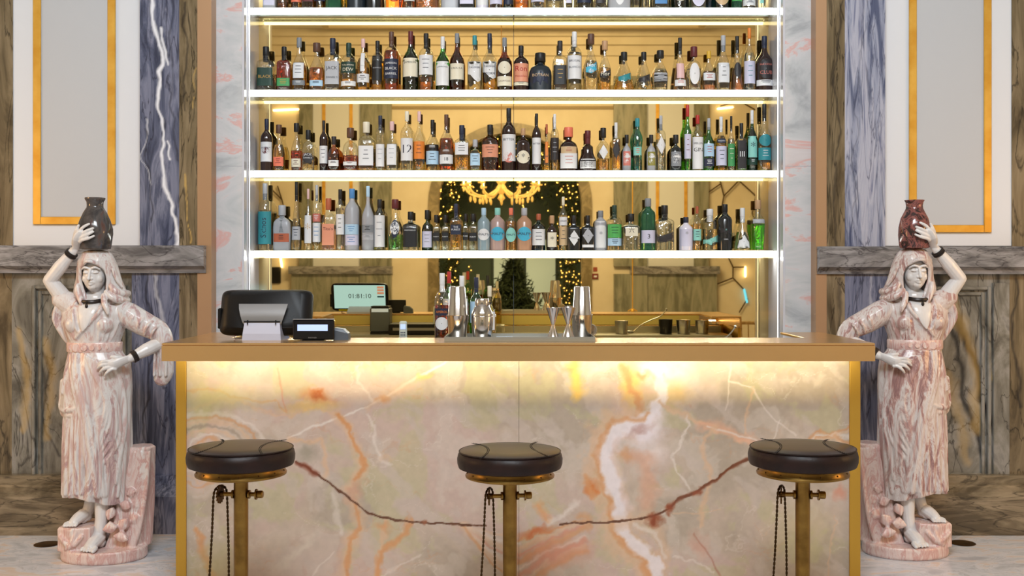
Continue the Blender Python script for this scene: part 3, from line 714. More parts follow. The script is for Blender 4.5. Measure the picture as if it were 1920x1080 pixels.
    def onjar(px, py, g=.0085):
        p = L(px,py,-.05); r = .089+g; dx = p[0]-jc
        y = -.02-sqrt(max(r*r-dx*dx, .0))
        return (p[0], max(y,-.118), p[2])
    palm = [wr,L(154,461,-.070),onjar(160,449,.008),onjar(166,440,.008)]
    b.tube(palm,[.020,.022,.028,.026],12,flat=.5,up=(sg*.75,-.2,.6))
    b.tube([L(150,457,-.07),onjar(156,447,.006),onjar(163,436,.006)],[.017,.021,.019],10,flat=.6,up=(sg*.75,-.2,.6))
    for base_, mid, tip, r in (((163,436),(173,427),(183,421),.0088),((166,441),(179,434),(190,429),.0090),((168,446),(180,441),(190,435.5),.0088),((170,451),(182,448),(191.5,443),.0080)):
        b.tube([onjar(base_[0]-5,base_[1]+3,.004),onjar(*base_),onjar(*mid,.012),onjar(*tip,.004)],[r*1.05,r,r*.95,r*.72],9)
    b.tube([L(151,449,-.075),L(155,436,-.092),L(161.5,423,-.10)],[.012,.0105,.0075],9)                              # thumb
    # arm bent to the hip
    sh2 = L(234,586,.01); el2 = L(304,640,.015); wr2 = L(256,672,-.085)
    b.tube([sh2,L(272,612,.02),el2],[.044,.040,.034],14)
    b.tube([el2,L(280,656,-.04),wr2],[.034,.034,.021],14)
    b.tube([wr2,L(246,677,-.108),L(232,684,-.124),L(222,685,-.126)],[.021,.024,.029,.026],12,flat=.52,up=(.25*sg,-.25,.95))
    for bs, md, tp, r in (((226,677),(213,678),(203,683),.0085),((224,682),(211,684.5),(202,690),.0088),((225,688),(214,692),(206,698),.0086),((229,692),(221,698),(215,704),.0078)):
        b.tube([L(bs[0]+5,bs[1],-.126),L(*bs,-.134),L(*md,-.142),L(*tp,-.130)],[r*1.1,r*1.05,r,r*.75],9)
    b.tube([L(246,672,-.105),L(236,670,-.125),L(227,669,-.128)],[.011,.0100,.0075],9)
    # legs and feet
    b.tube([L(196,650,.01),L(208,760,-.01),L(204,880,-.02),L(198,935,-.025),L(195,975,-.035),L(192,1003,-.045)],[.055,.055,.050,.044,.031,.030],14)
    f0 = L(192,1004,-.045)
    b.ball((f0[0]+sg*.003,-.035,.085),(.028,.034,.028),12,8)
    b.tube([(f0[0],-.045,.115),(f0[0]-sg*.008,-.085,.100),(f0[0]-sg*.016,-.125,.082)],[.030,.030,.024],12,flat=1.25)
    for k in range(5):
        x = f0[0]-sg*.016+sg*(k-2)*.0165; ln = (.148,.155,.160,.158,.168)[k]-.004
        r = (.0078,.0082,.0085,.0088,.0115)[k]
        b.tube([(x*.6+(f0[0]-sg*.010)*.4,-.115,.082),(x,-.135,.078),(x-sg*.002,-ln,.070)],[r*1.1,r,r*.9],9)
    b.tube([L(165,650,.02),L(172,760,.02),L(176,880,.05),L(172,925,.035),L(163,958,.015),L(155,972,-.005)],[.055,.052,.046,.040,.029,.028],14)
    g0 = L(157,972,-.005)
    b.ball((g0[0]+sg*.012,.015,.205),(.026,.03,.026),12,8)
    b.tube([(g0[0],0,.218),(g0[0]-sg*.016,-.035,.204),(g0[0]-sg*.026,-.066,.190)],[.029,.027,.022],12,flat=1.2)
    for k in range(5):
        x = g0[0]-sg*.028+sg*(k-2)*.014; r = (.010,.0085,.008,.008,.0072)[k]
        b.tube([(x*.5+(g0[0]-sg*.02)*.5,-.06,.190),(x-sg*.002,-.078,.187),(x-sg*.004,-.094,.180)],[r*1.1,r,r*.9],9)
    remesh(b, 'figure', .0030, 1, white_l, root)
    # ---- robe
    b = MB(); n = 96; rings = []
    prof = [ # py, left px, right px, depth, fold amplitude
        (934,119,240,.118,.060),(929,119,240,.121,.060),(900,120,241,.125,.055),(860,119,243,.128,.045),(820,119,244,.130,.035),(785,120,244,.131,.025),(760,114,244,.131,.02),(730,117,245,.129,.018),(700,120,244,.126,.016),
        (680,124,241,.119,.014),(662,128,228,.108,.012),(650,129,223,.100,.008),(638,127,224,.100,.012),(622,121,230,.108,.016),(604,116,236,.115,.012),(588,117,240,.112,.010),(574,126,236,.098,.006),(569,138,224,.082,.004)]
    for i,(py,l,r,dp,am) in enumerate(prof):
        a = L(l,py)[0]; c_ = L(r,py)[0]; xc = (a+c_)/2; rx = abs(c_-a)/2; z = L(180,py)[2]
        ring = []
        hemx = 0 if py < 900 else (.010*(py-900)/34)
        for j in range(n):
            th = 2*pi*j/n; u = cos(th)*sg
            ph = (py-930)*.006
            f = 1+1.7*am*(.6*sin(11*th*1+ph*3)+.55*sin(17*th+1.7-ph*2)+.4*sin(7*th+.6+ph*5))
            zz = z + (.010*sin(th*3+1) - .018*cos(th) if py > 895 else 0)*(1 if py>920 else .6)
            ring.append((xc+sg*rx*cos(th)*(1+(f-1)*.45), .012+dp*sin(th)*f, zz))
        rings.append(ring)
    b.loft(rings)
    def front(px, py, k=1.0):
        """point on the robe's front surface"""
        for i in range(len(prof)-1):
            if prof[i+1][0] <= py <= prof[i][0]:
                t = (prof[i][0]-py)/(prof[i][0]-prof[i+1][0]); q = [prof[i][m]*(1-t)+prof[i+1][m]*t for m in range(5)]; break
        else: q = prof[0] if py > 900 else prof[-1]
        u = ((px-(q[1]+q[2])/2)/((q[2]-q[1])/2)); y = .012-q[3]*sqrt(max(0,1-u*u))*k
        return L(px, py, y)
    def fold(pts, r0, r1=None, k=1.0, seg=8):
        r1 = r1 or r0; m = len(pts)
        b.tube([front(px,py,k) for px,py in pts],[1.15*(r0+(r1-r0)*i/(m-1)) for i in range(m)],seg)
    for off,r in ((0,.014),(7,.011),(-8,.011)):                                                 # central gathered sash
        fold([(150+off,664),(152+off,690),(158+off,720),(168+off,752),(178+off,790),(184+off*1.1,830),(190+off*1.2,868),(196+off*1.4,905),(198+off*1.6,928)],r*.8,r*1.25)
    for o_ in (0,1,2,3,4,5):                                                                      # thigh drapes swinging to the right
        fold([(176+o_*6,668+o_*3),(190+o_*7,700+o_*7),(204+o_*6,728+o_*11),(212+o_*4,760+o_*14),(205+o_*2,800+o_*12),(196,835+o_*9)],.006,.0065)
    fold([(226,690),(238,730),(240,790),(234,850),(226,905)],.009,.012); fold([(215,860),(216,890),(212,928)],.008,.011); fold([(205,850),(206,890),(203,930)],.007,.010)
    fold([(232,880),(231,905),(228,930)],.009,.011)
    fold([(120,715),(114,745),(116,764),(130,770),(150,768),(166,762)],.013,.010,.98)                 # tucked bulge over the thigh
    fold([(118,768),(120,777),(140,780),(163,778)],.009,.007,.98)
    for px in (124,134,146,158): fold([(px+3,785),(px+1,830),(px,880),(px-2,926)],.007,.011)
    fold([(140,668),(134,700),(126,735)],.010,.012); fold([(163,786),(170,830),(168,880),(168,925)],.008,.010)
    # bodice folds and neckline collar
    for o_ in range(4): fold([(132+o_*7,600),(134+o_*7,620),(140+o_*5,637)],.006,.005)
    for o_ in range(4): fold([(228-o_*9,604),(222-o_*8,622),(214-o_*6,638)],.006,.005)
    fold([(150,566),(149,590),(155,612),(160,622)],.0085,.007,1.04); fold([(204,568),(198,586),(184,604),(166,622),(154,634)],.0095,.007,1.04)
    b.ball(front(148,608,.66),(.050,.052,.050),18,12); b.ball(front(204,608,.66),(.050,.052,.050),18,12)     # bust
    # short sleeve of the raised arm, with hanging folds
    b.tube([L(146,578,.01),L(128,568,.005),L(116,562,.0)],[.062,.058,.050],16)
    b.tube([L(116,575,.0),L(106,592,.005),L(112,615,.01),L(124,640,.015)],[.030,.026,.022,.012],12)
    b.tube([L(108,578,-.02),L(103,598,-.01),L(110,618,.0)],[.012,.013,.010],8)
    # wide sleeve of the bent arm with its hanging cuff
    b.tube([L(218,578,.01),L(240,590,.0),L(268,607,.01),L(296,622,.015),L(308,640,.01)],[.050,.064,.062,.054,.044],18)
    for t in (.12,.3,.48,.66,.82):
        cxp, cyp = 232+76*t, 583+46*t
        b.tube([L(cxp+8,cyp-17+6*t,-.02),L(cxp+1,cyp,-.058),L(cxp-7,cyp+20-6*t,-.03)],[.005,.0075,.005],7)
    b.tube([L(303,636,.015),L(306,665,.02),L(305,695,.02),L(301,708,.02)],[.040,.045,.050,.044],16,flat=.62,up=(1,0,0))
    for xx in (292,303,314): b.tube([L(xx,645,-.012),L(xx,675,-.016),L(xx-1,704,-.014)],[.006,.007,.008],7)
    robe_o = remesh(b, 'robe', .0040, 2, robe, root)
    # ---- belt, clasp discs
    b = MB(); nb = 48
    a = L(129,650)[0]; c_ = L(223,650)[0]; xc = (a+c_)/2; rx = abs(c_-a)/2; zb = L(180,650)[2]
    b.loft([[(xc+(rx+e)*cos(2*pi*j/nb), .012+(.100+e)*sin(2*pi*j/nb), zb+dz) for j in range(nb)] for dz,e in ((-.024,.002),(-.024,.008),(-.018,.0105),(.018,.0105),(.024,.008),(.024,.002))])
    for px,rr in ((156,.019),(172,.014),(186,.012),(198,.011),(209,.010),(143,.011)):
        u = ((px-176)/47); y = .012-.111*sqrt(max(0,1-u*u)); p = L(px,650,y)
        b.lathe([(rr,0),(rr,.004),(rr*.8,.008),(rr*.72,.004),(rr*.5,.008)], (p[0],y-.006,zb), seg=16, axis='y')
        for k in range(10): b.ball((p[0]+rr*1.02*cos(k*pi/5), y-.004, zb+rr*1.02*sin(k*pi/5)), .0024, 6, 4)
    b.build('belt', rock_l, root)
    # ---- head scarf: a thick hood open at the face, falling to the shoulders
    b = MB(); m_ = 40
    lv = [ # z, centre x, half width, front depth, back depth, left opening px-offset (m), right opening, thickness
        (1.556,-.046,.030,.020,.030,0,0),(1.551,-.045,.058,.062,.070,0,0),(1.535,-.044,.074,.086,.092,0,0),(1.515,-.043,.084,.098,.104,0,0),(1.498,-.042,.090,.104,.108,0,0),
        (1.486,-.041,.094,.100,.110,.36,.36),(1.465,-.040,.099,.092,.112,.62,.60),(1.440,-.038,.104,.082,.112,.66,.64),(1.410,-.036,.112,.072,.110,.64,.60),(1.380,-.033,.122,.064,.104,.56,.50),
        (1.350,-.028,.130,.060,.098,.48,.40),(1.322,-.022,.134,.062,.094,.42,.34),(1.300,-.018,.126,.070,.090,.42,.36),(1.285,-.016,.108,.076,.080,.5,.44)]
    th_ = .013
    outer = []; inner = []
    for (z,xc,rx,fd,bd,ol,orr) in lv:
        O = []; I = []
        for j in range(m_+1):
            t = j/m_                                  # from figure-left edge of the opening round the back to the right edge
            a0 = -pi/2-ol*1.15; a1 = -pi/2+orr*1.15-2*pi
            an = a0+(a1-a0)*t
            wob = 1+.020*sin(7*an+z*22)+.012*sin(13*an-z*31)
            dy = fd if sin(an) < 0 else bd
            O.append((sg*(xc+rx*cos(an)*wob), .010+dy*sin(an)*wob, z)); I.append((sg*(xc+(rx-th_)*cos(an)*wob), .010+(dy-th_)*sin(an)*wob, z-.004))
        outer.append(O); inner.append(I)
    rr = [o_+i_[::-1] for o_,i_ in zip(outer,inner)]
    b.loft(rr)
    def rim(i, side): o_ = outer[i][0 if side<0 else -1]; i_ = inner[i][0 if side<0 else -1]; return tuple((p+q)/2 for p,q in zip(o_,i_))
    for sd_ in (-1,1): b.tube([rim(i,sd_) for i in range(5,14)],[.009]*9,8)
    b.tube([rim(5,-1),(sg*-.055,-.096,1.497),(sg*-.03,-.096,1.497),rim(5,1)],.009,8)
    # cloth bunching on the shoulders
    b.tube([(sg*.052,-.055,1.375),(sg*.075,-.056,1.348),(sg*.098,-.025,1.335),(sg*.100,.05,1.335)],[.014,.019,.020,.018],10)
    b.tube([(sg*.035,-.07,1.345),(sg*.062,-.070,1.318),(sg*.090,-.045,1.305),(sg*.100,.04,1.300)],[.013,.018,.020,.018],10)
    b.tube([(sg*.026,-.078,1.325),(sg*.034,-.092,1.290),(sg*.048,-.100,1.262),(sg*.056,-.102,1.238)],[.016,.016,.014,.007],10)
    b.tube([(sg*-.118,-.048,1.375),(sg*-.108,-.058,1.335),(sg*-.090,-.074,1.300),(sg*-.082,-.080,1.280)],[.014,.017,.015,.008],10)
    b.tube([(sg*.055,-.045,1.46),(sg*.073,-.035,1.41),(sg*.094,-.02,1.37)],[.006,.009,.008],8)
    remesh(b, 'head_scarf', .0034, 1, robe, root)
    # ---- necklace and bracelets
    b = MB(); kk = 30
    b.tube([(sg*(-.050+.062*cos(2*pi*j/kk)), -.004+.086*sin(2*pi*j/kk)*(1.0), 1.308+.012*sin(2*pi*j/kk)-.000) for j in range(kk+1)], .0095, 8, sub=1, round_ends=False)
    for j in range(kk):
        an = 2*pi*j/kk; b.ball((sg*(-.050+.066*cos(an)), .012+.081*sin(an), 1.299+.014*sin(an)), .0048, 6, 5)
    b.ball((sg*-.052,-.102,1.276),(.008,.007,.012),8,6)
    b.build('necklace', dark_m, root)
    for p,q in ((wr,el),(wr2,el2)):
        p = Vector(p); q = Vector(q); d = (q-p).normalized(); c_ = p+d*.022
        b = MB()
        a = d.cross(Vector((0,0,1))).normalized(); e_ = d.cross(a)
        for off in (-.008,.008):
            b.tube([tuple(c_+d*off+a*(.0275*cos(2*pi*j/24))+e_*(.0275*sin(2*pi*j/24))) for j in range(25)], .0048, 7, sub=1, round_ends=False)
        b.tube([tuple(c_+a*(.0262*cos(2*pi*j/24))+e_*(.0262*sin(2*pi*j/24))) for j in range(25)], .0052, 7, sub=1, round_ends=False)
        b.build('bracelet', dark_m, root)
    if side < 0:
        for ch in root.children:
            ch.data.transform(Matrix.Scale(-1, 4, (1,0,0))); ch.data.flip_normals()
        jc = -jc
    return root, jc
def jar(name, prof, m, loc, label):
    j = MB().lathe(prof, seg=40, cap=False).lathe([(prof[0][0],prof[0][1]),(.001,prof[0][1])],seg=40,cap=False).build(name, m, ang=60)
    j.location = loc; return tag(j, label, 'jar')
s1, jx = build_statue(1, robe_l, '')
s1.location = (PX(196,SD), SD, 0); s1.rotation_euler = (0,0,0)
tag(s1, 'rose and white marble statue of a water carrier, left of the bar, right arm raised', 'statue', 'water carrier statues')
jp = [(.058,0),(.075,.004),(.080,.03),(.087,.08),(.086,.105),(.075,.145),(.058,.185),(.046,.205),(.041,.212),(.040,.222),(.041,.240),(.047,.250),(.050,.256),(.049,.262),(.041,.262),(.036,.24),(.036,.2)]
j1 = jar('stone_jar', jp, jar_dark, (s1.location[0]+jx, SD-.02, 1.5575), 'dark grey brown polished stone jar on the head of the left statue')
D2 = 5.63
s2, jx2 = build_statue(-1, robe_r, '')
k2 = D2/SD*1.0
s2.location = (PX(1697,D2), D2, 0); s2.scale = (k2, k2, (1.555*SD/SD+.01)/1.555)
tag(s2, 'pink veined marble statue of a water carrier, right of the bar, left arm raised', 'statue', 'water carrier statues')
jp2 = [(.058,0),(.072,.004),(.076,.02),(.080,.07),(.078,.110),(.068,.155),(.050,.190),(.043,.205),(.041,.220),(.044,.238),(.049,.245),(.049,.249),(.041,.249),(.036,.23),(.036,.2)]
j2 = jar('stone_jar', jp2, jar_red, (s2.location[0]+jx2*k2, D2-.02, 1.5645), 'mottled dark red and black stone jar on the head of the right statue')
# ------------------------------------------------------------------ bottles
PAL = {'black':(26,26,28),'navy':(34,42,66),'dark green':(28,58,48),'green':(70,150,90),'white':(226,226,228),'cream':(228,220,198),'silver':(176,178,184),'grey':(130,134,140),
 'red':(176,48,44),'maroon':(96,34,40),'brown':(92,62,48),'orange':(226,130,50),'yellow':(222,176,60),'gold':(190,150,72),'pink':(226,186,184),'salmon':(222,150,120),'blue':(74,132,190),
 'pale blue':(176,208,232),'teal':(50,140,150),'copper':(176,92,62),'olive':(140,134,60),'mint':(140,206,196),'lilac':(206,204,226),'tan':(206,176,136),'rose':(204,120,108),'cork':(190,150,112),'dark':(44,40,42),'coral':(232,120,92),'cyan':(70,176,210),'grass green':(84,176,92)}
def pm(n): return mat('paint_'+n.replace(' ','_'), PAL[n], .45)
def thin_glass(name, tint, gl=.22, edge=.62):
    m = bpy.data.materials.new(name); m.use_nodes = True; nt = m.node_tree; N = nt.nodes; L = nt.links
    N.remove(N['Principled BSDF']); out = N['Material Output']
    tr = N.new('ShaderNodeBsdfTransparent'); gs = N.new('ShaderNodeBsdfGlossy'); gs.inputs['Roughness'].default_value = .04
    tc = N.new('ShaderNodeTexCoord'); nz = N.new('ShaderNodeTexNoise'); nz.inputs['Scale'].default_value = 42; L.new(tc.outputs['Object'], nz.inputs['Vector'])
    bp = N.new('ShaderNodeBump'); bp.inputs['Strength'].default_value = .7; bp.inputs['Distance'].default_value = .006; L.new(nz.outputs['Fac'], bp.inputs['Height']); L.new(bp.outputs[0], gs.inputs['Normal'])
    lw = N.new('ShaderNodeLayerWeight'); lw.inputs['Blend'].default_value = .35
    rp = N.new('ShaderNodeValToRGB'); rp.color_ramp.elements[0].position = .55; rp.color_ramp.elements[1].position = 1.0
    c = srgb(tint); rp.color_ramp.elements[0].color = c; rp.color_ramp.elements[1].color = (c[0]*edge*.8,c[1]*edge*.8,c[2]*edge*.8,1)
    L.new(lw.outputs['Facing'], rp.inputs[0]); L.new(rp.outputs[0], tr.inputs[0])
    mr = N.new('ShaderNodeMapRange'); mr.inputs['To Min'].default_value = gl*.5; mr.inputs['To Max'].default_value = gl+.45
    pw = N.new('ShaderNodeMath'); pw.operation = 'POWER'; pw.inputs[1].default_value = 3.0; L.new(lw.outputs['Facing'], pw.inputs[0]); L.new(pw.outputs[0], mr.inputs['Value'])
    mx = N.new('ShaderNodeMixShader'); L.new(mr.outputs[0], mx.inputs[0]); L.new(tr.outputs[0], mx.inputs[1]); L.new(gs.outputs[0], mx.inputs[2])
    L.new(mx.outputs[0], out.inputs[0]); return m
GL = {'c':('clear', thin_glass('bottle_glass_clear',(250,251,250))), 'g':('green', thin_glass('bottle_glass_green',(150,226,140))), 'dg':('dark green', thin_glass('bottle_glass_dark_green',(104,150,108))),
 'br':('brown', thin_glass('bottle_glass_brown',(206,150,90))), 'tl':('teal', thin_glass('bottle_glass_teal',(130,214,220))), 'bl':('blue', thin_glass('bottle_glass_blue',(130,184,220))),
 'k':('black', mat('bottle_black',(30,32,34),.15,coat=.4)), 'nk':('dark navy', mat('bottle_navy',(40,48,56),.3)), 'f':('frosted', mat('bottle_frosted',(212,214,222),.35,0,.45)),
 'w':('white', mat('bottle_white',(226,222,236),.25,coat=.4)), 'pk':('pink', mat('bottle_pink',(234,200,192),.2,0,.5)), 'or':('orange', mat('bottle_orange',(240,186,150),.2,0,.5)), 'dk':('dark', mat('bottle_dark',(44,26,24),.1,coat=.5)),
 'gn':('green', mat('bottle_sea_green',(86,160,124),.08,0,.8,1.35)), 'wb':('milky blue', mat('bottle_milky_blue',(184,210,222),.2,0,.5))}
LQ = {n: mat('liquid_'+n.replace(' ','_'), c, .0, 0, 1.0, 1.33) for n,c in {'amber':(240,184,110),'dark amber':(226,140,76),'red':(214,104,66),'gold':(246,216,140),'pale':(250,242,218),'clear':(242,245,244),'bright green':(130,232,70),'green':(160,220,130),'brown':(190,130,76),'pink':(244,206,190),'orange':(240,140,84),'yellow':(250,214,60),'teal':(90,190,190)}.items()}
SHP = { # profile in (fraction of height, fraction of half width); cap start; neck fraction; power; depth
 'std':([(0,.90),(.012,1),(.60,1),(.66,.95),(.71,.78),(.745,.52),(.775,.36),(.80,.30),(.88,.29)],.86,2,1,'round shouldered'),
 'long':([(0,.90),(.012,1),(.50,1),(.56,.93),(.63,.66),(.68,.44),(.73,.32),(.80,.27),(.88,.26)],.85,2,1,'long necked'),
 'sq':([(0,.93),(.012,1),(.62,1),(.66,.92),(.69,.66),(.71,.42),(.74,.33),(.86,.31)],.82,5,.86,'square'),
 'cone':([(0,.93),(.015,1),(.10,1),(.35,.82),(.55,.56),(.68,.36),(.76,.27),(.88,.26)],.82,2,1,'cone shaped'),
 'squat':([(0,.88),(.02,.98),(.40,1),(.52,.96),(.62,.80),(.67,.56),(.70,.32),(.73,.26),(.88,.25)],.80,2.3,.85,'squat'),
 'dec':([(0,.80),(.02,.88),(.35,1),(.45,.95),(.56,.70),(.66,.42),(.72,.30),(.88,.27)],.84,2.4,.8,'decanter shaped'),
 'flat':([(0,.94),(.015,1),(.52,1),(.62,.94),(.68,.74),(.72,.42),(.74,.28),(.88,.27)],.80,4,.6,'flat broad'),
 'slim':([(0,.92),(.012,1),(.68,1),(.74,.9),(.78,.62),(.81,.44),(.84,.38),(.9,.36)],.86,2,1,'slim'),
 'ball':([(0,.80),(.02,.86),(.40,.80),(.48,.88),(.58,1),(.66,.94),(.74,.62),(.78,.42),(.88,.38)],.86,2,1,'bulbous'),
 'tall':([(0,.90),(.012,1),(.66,1),(.72,.84),(.76,.58),(.80,.38),(.84,.34),(.92,.33)],.86,2,1,'tall'),
 'bell':([(0,.94),(.02,1),(.28,.94),(.40,.70),(.46,.62),(.60,.58),(.66,.30),(.88,.28)],.84,2,1,'bell shaped'),
 'taper':([(0,.74),(.012,.80),(.30,.92),(.55,1),(.60,.97),(.66,.62),(.72,.4),(.88,.36)],.84,2,1,'tapered')}
FW = 'white'
SHELF_NAME = ['topmost shelf','second shelf','third shelf','lowest shelf']
def interp(prof, z):
    for (z0,r0),(z1,r1) in zip(prof, prof[1:]):
        if z0 <= z <= z1: return r0+(r1-r0)*(z-z0)/max(1e-6,z1-z0)
    return prof[-1][1] if z > prof[-1][0] else prof[0][1]
def make_bottle(X, Y, zb, H, W, shape, glass, liq, fill, cap, labels, D, nm='spirit_bottle', capw=None):
    prof, cs, pw, dy, _ = SHP[shape]
    R = W/2; pr = [(z*H, r*R) for z,r in prof]; pr = [p for p in pr if p[0] < cs*H]; rn = interp([(z*H,r*R) for z,r in prof], cs*H); pr.append((cs*H, rn))
    seg = 20 if pw == 2 else 28
    def ring(zz, e=0):
        return (max(interp(pr, zz)+e,.002), zz)
    b = MB(); b.lathe([(r,z) for z,r in pr], seg=seg, power=pw, dy=dy)
    if shape in ('dec','squat') and glass == 'c': pass
    o = b.build(nm, GL[glass][1]); o.location = (X,Y,zb)
    opaque = glass in ('k','nk','w','dk','pk','or','wb')
    if liq and not opaque:
        f = min(fill if fill else cs*.96, cs*.97)*H; e = -.0022
        zs = [.008]+[z for z,r in pr if .012 < z < f-.004]+[f]
        MB().lathe([(max(interp(pr,z)+e,.0015), z) for z in zs], seg=seg, power=pw, dy=dy).build('liquid', LQ[liq], o)
    cr = rn*1.16 if not capw else capw/2
    c0 = cs*H-.006; H2 = H
    cb = MB(); cb.lathe([(cr*.96,c0),(cr,c0+.002),(cr,H2-.004),(cr*.93,H2)], seg=18); co = cb.build('cap', pm(cap), o)
    if capw is None and H > .24 and cap in ('black','navy','maroon','white','silver','dark green','brown'):
        MB().lathe([(rn*1.06,c0-.035),(rn*1.08,c0-.033),(rn*1.08,c0-.001)], seg=16).build('neck_sleeve', pm(cap if cap!='silver' else 'grey'), o)
    def surf(z0):
        r = interp(pr, z0)
        def fn(u, v, g=.0011):
            rr = interp(pr, min(max(z0+v,0),cs*H)); q = min(abs(u)/max(rr,1e-4),.985)
            return (u, -(dy*rr*(1-q**pw)**(1/pw))-g, z0+v)
        return fn, r
    for L_ in labels:
        y0,y1,col,tcol,lines,kind = L_
        z1 = PZ(y0,D)-zb; z0 = PZ(y1,D)-zb; z0 = max(z0,.004); zc = (z0+z1)/2; hh = (z1-z0)/2
        if hh <= 0: continue
        fn, r = surf(zc); wl = min(interp(pr,z0+.001),interp(pr,z1-.001))*(.93 if pw==2 else .88)
        lb = MB().use(pm(col))
        if kind in ('rect','low','vert'):
            n = 12; lb.loft([[fn(-wl+2*wl*i/n, v) for i in range(n+1)] for v in np.linspace(-hh,hh,5)], closed=False, cap=False)
        else:
            if kind == 'oval': pts = [(cos(2*pi*k/20),sin(2*pi*k/20)) for k in range(20)]
            elif kind == 'dia': pts = [(0,-1),(.5,-.5),(1,0),(.5,.5),(0,1),(-.5,.5),(-1,0),(-.5,-.5)]
            elif kind == 'slant': pts = [(-1,-.6),(0,-.8),(1,-.3),(1,.9),(0,.4),(-1,.1)]
            elif kind == 'rag': pts = [(-1,-.2),(-.6,-.3),(-.1,-.7),(.5,-1),(.9,-.8),(1,1),(0,1),(-1,1)]
            elif kind == 'hill': pts = [(-1,-1),(0,-1),(1,-1),(.9,-.1),(.55,.25),(.2,.9),(0,1),(-.3,.3),(-.7,.2)]
            else: pts = [(-1,-1),(0,-1),(1,-1),(1,1),(0,1),(-1,1)]
            m_ = min(wl, hh) if kind == 'oval' and abs(hh/wl-1) < .35 else None
            sx_, sy_ = (m_,m_) if m_ else (wl,hh)
            rings = [[fn(px*sx_*k, py*sy_*k) for px,py in pts] for k in (.05,.35,.7,1.0)]
            lb.loft(rings, cap=False)
        if not lines and kind == 'rect' and hh > .008:
            lb.use(pm(tcol)); rr_ = random.Random(int(y0*7+y1+X*50))     # fine print, too small to read
            for q in range(3 if hh > .02 else 2):
                vz = hh*(.55-.42*q); wq = wl*rr_.uniform(.25,.62); hq = min(.0016, hh*.09)
                n = 8; lb.loft([[fn(-wq+2*wq*i/n, vz+e_*hq, .0019) for i in range(n+1)] for e_ in (-1,1)], closed=False, cap=False)
        if lines:
            rows = [t for t in lines.split('/') if t]
            lb.use(pm(tcol))
            if kind == 'vert':
                put_text(lb, rows[0], lambda u,v: fn(u,v,.0019), size=wl*1.2, vert=True)
            else:
                n = len(rows); hrow = 2*hh*.8/max(n,1.6)
                for i,t in enumerate(rows):
                    if t == '-': continue
                    put_text(lb, t, lambda u,v: fn(u,v,.0019), width=wl*(1.62 if kind != 'dia' else 1.2), maxh=hrow*1.05, dz=hh*.8-hrow*(i+.5) if n > 1 else 0)
        lb.build('label' if L_ is labels[0] else 'lower_label', None, o, smooth=False, fixn=False)
    return o
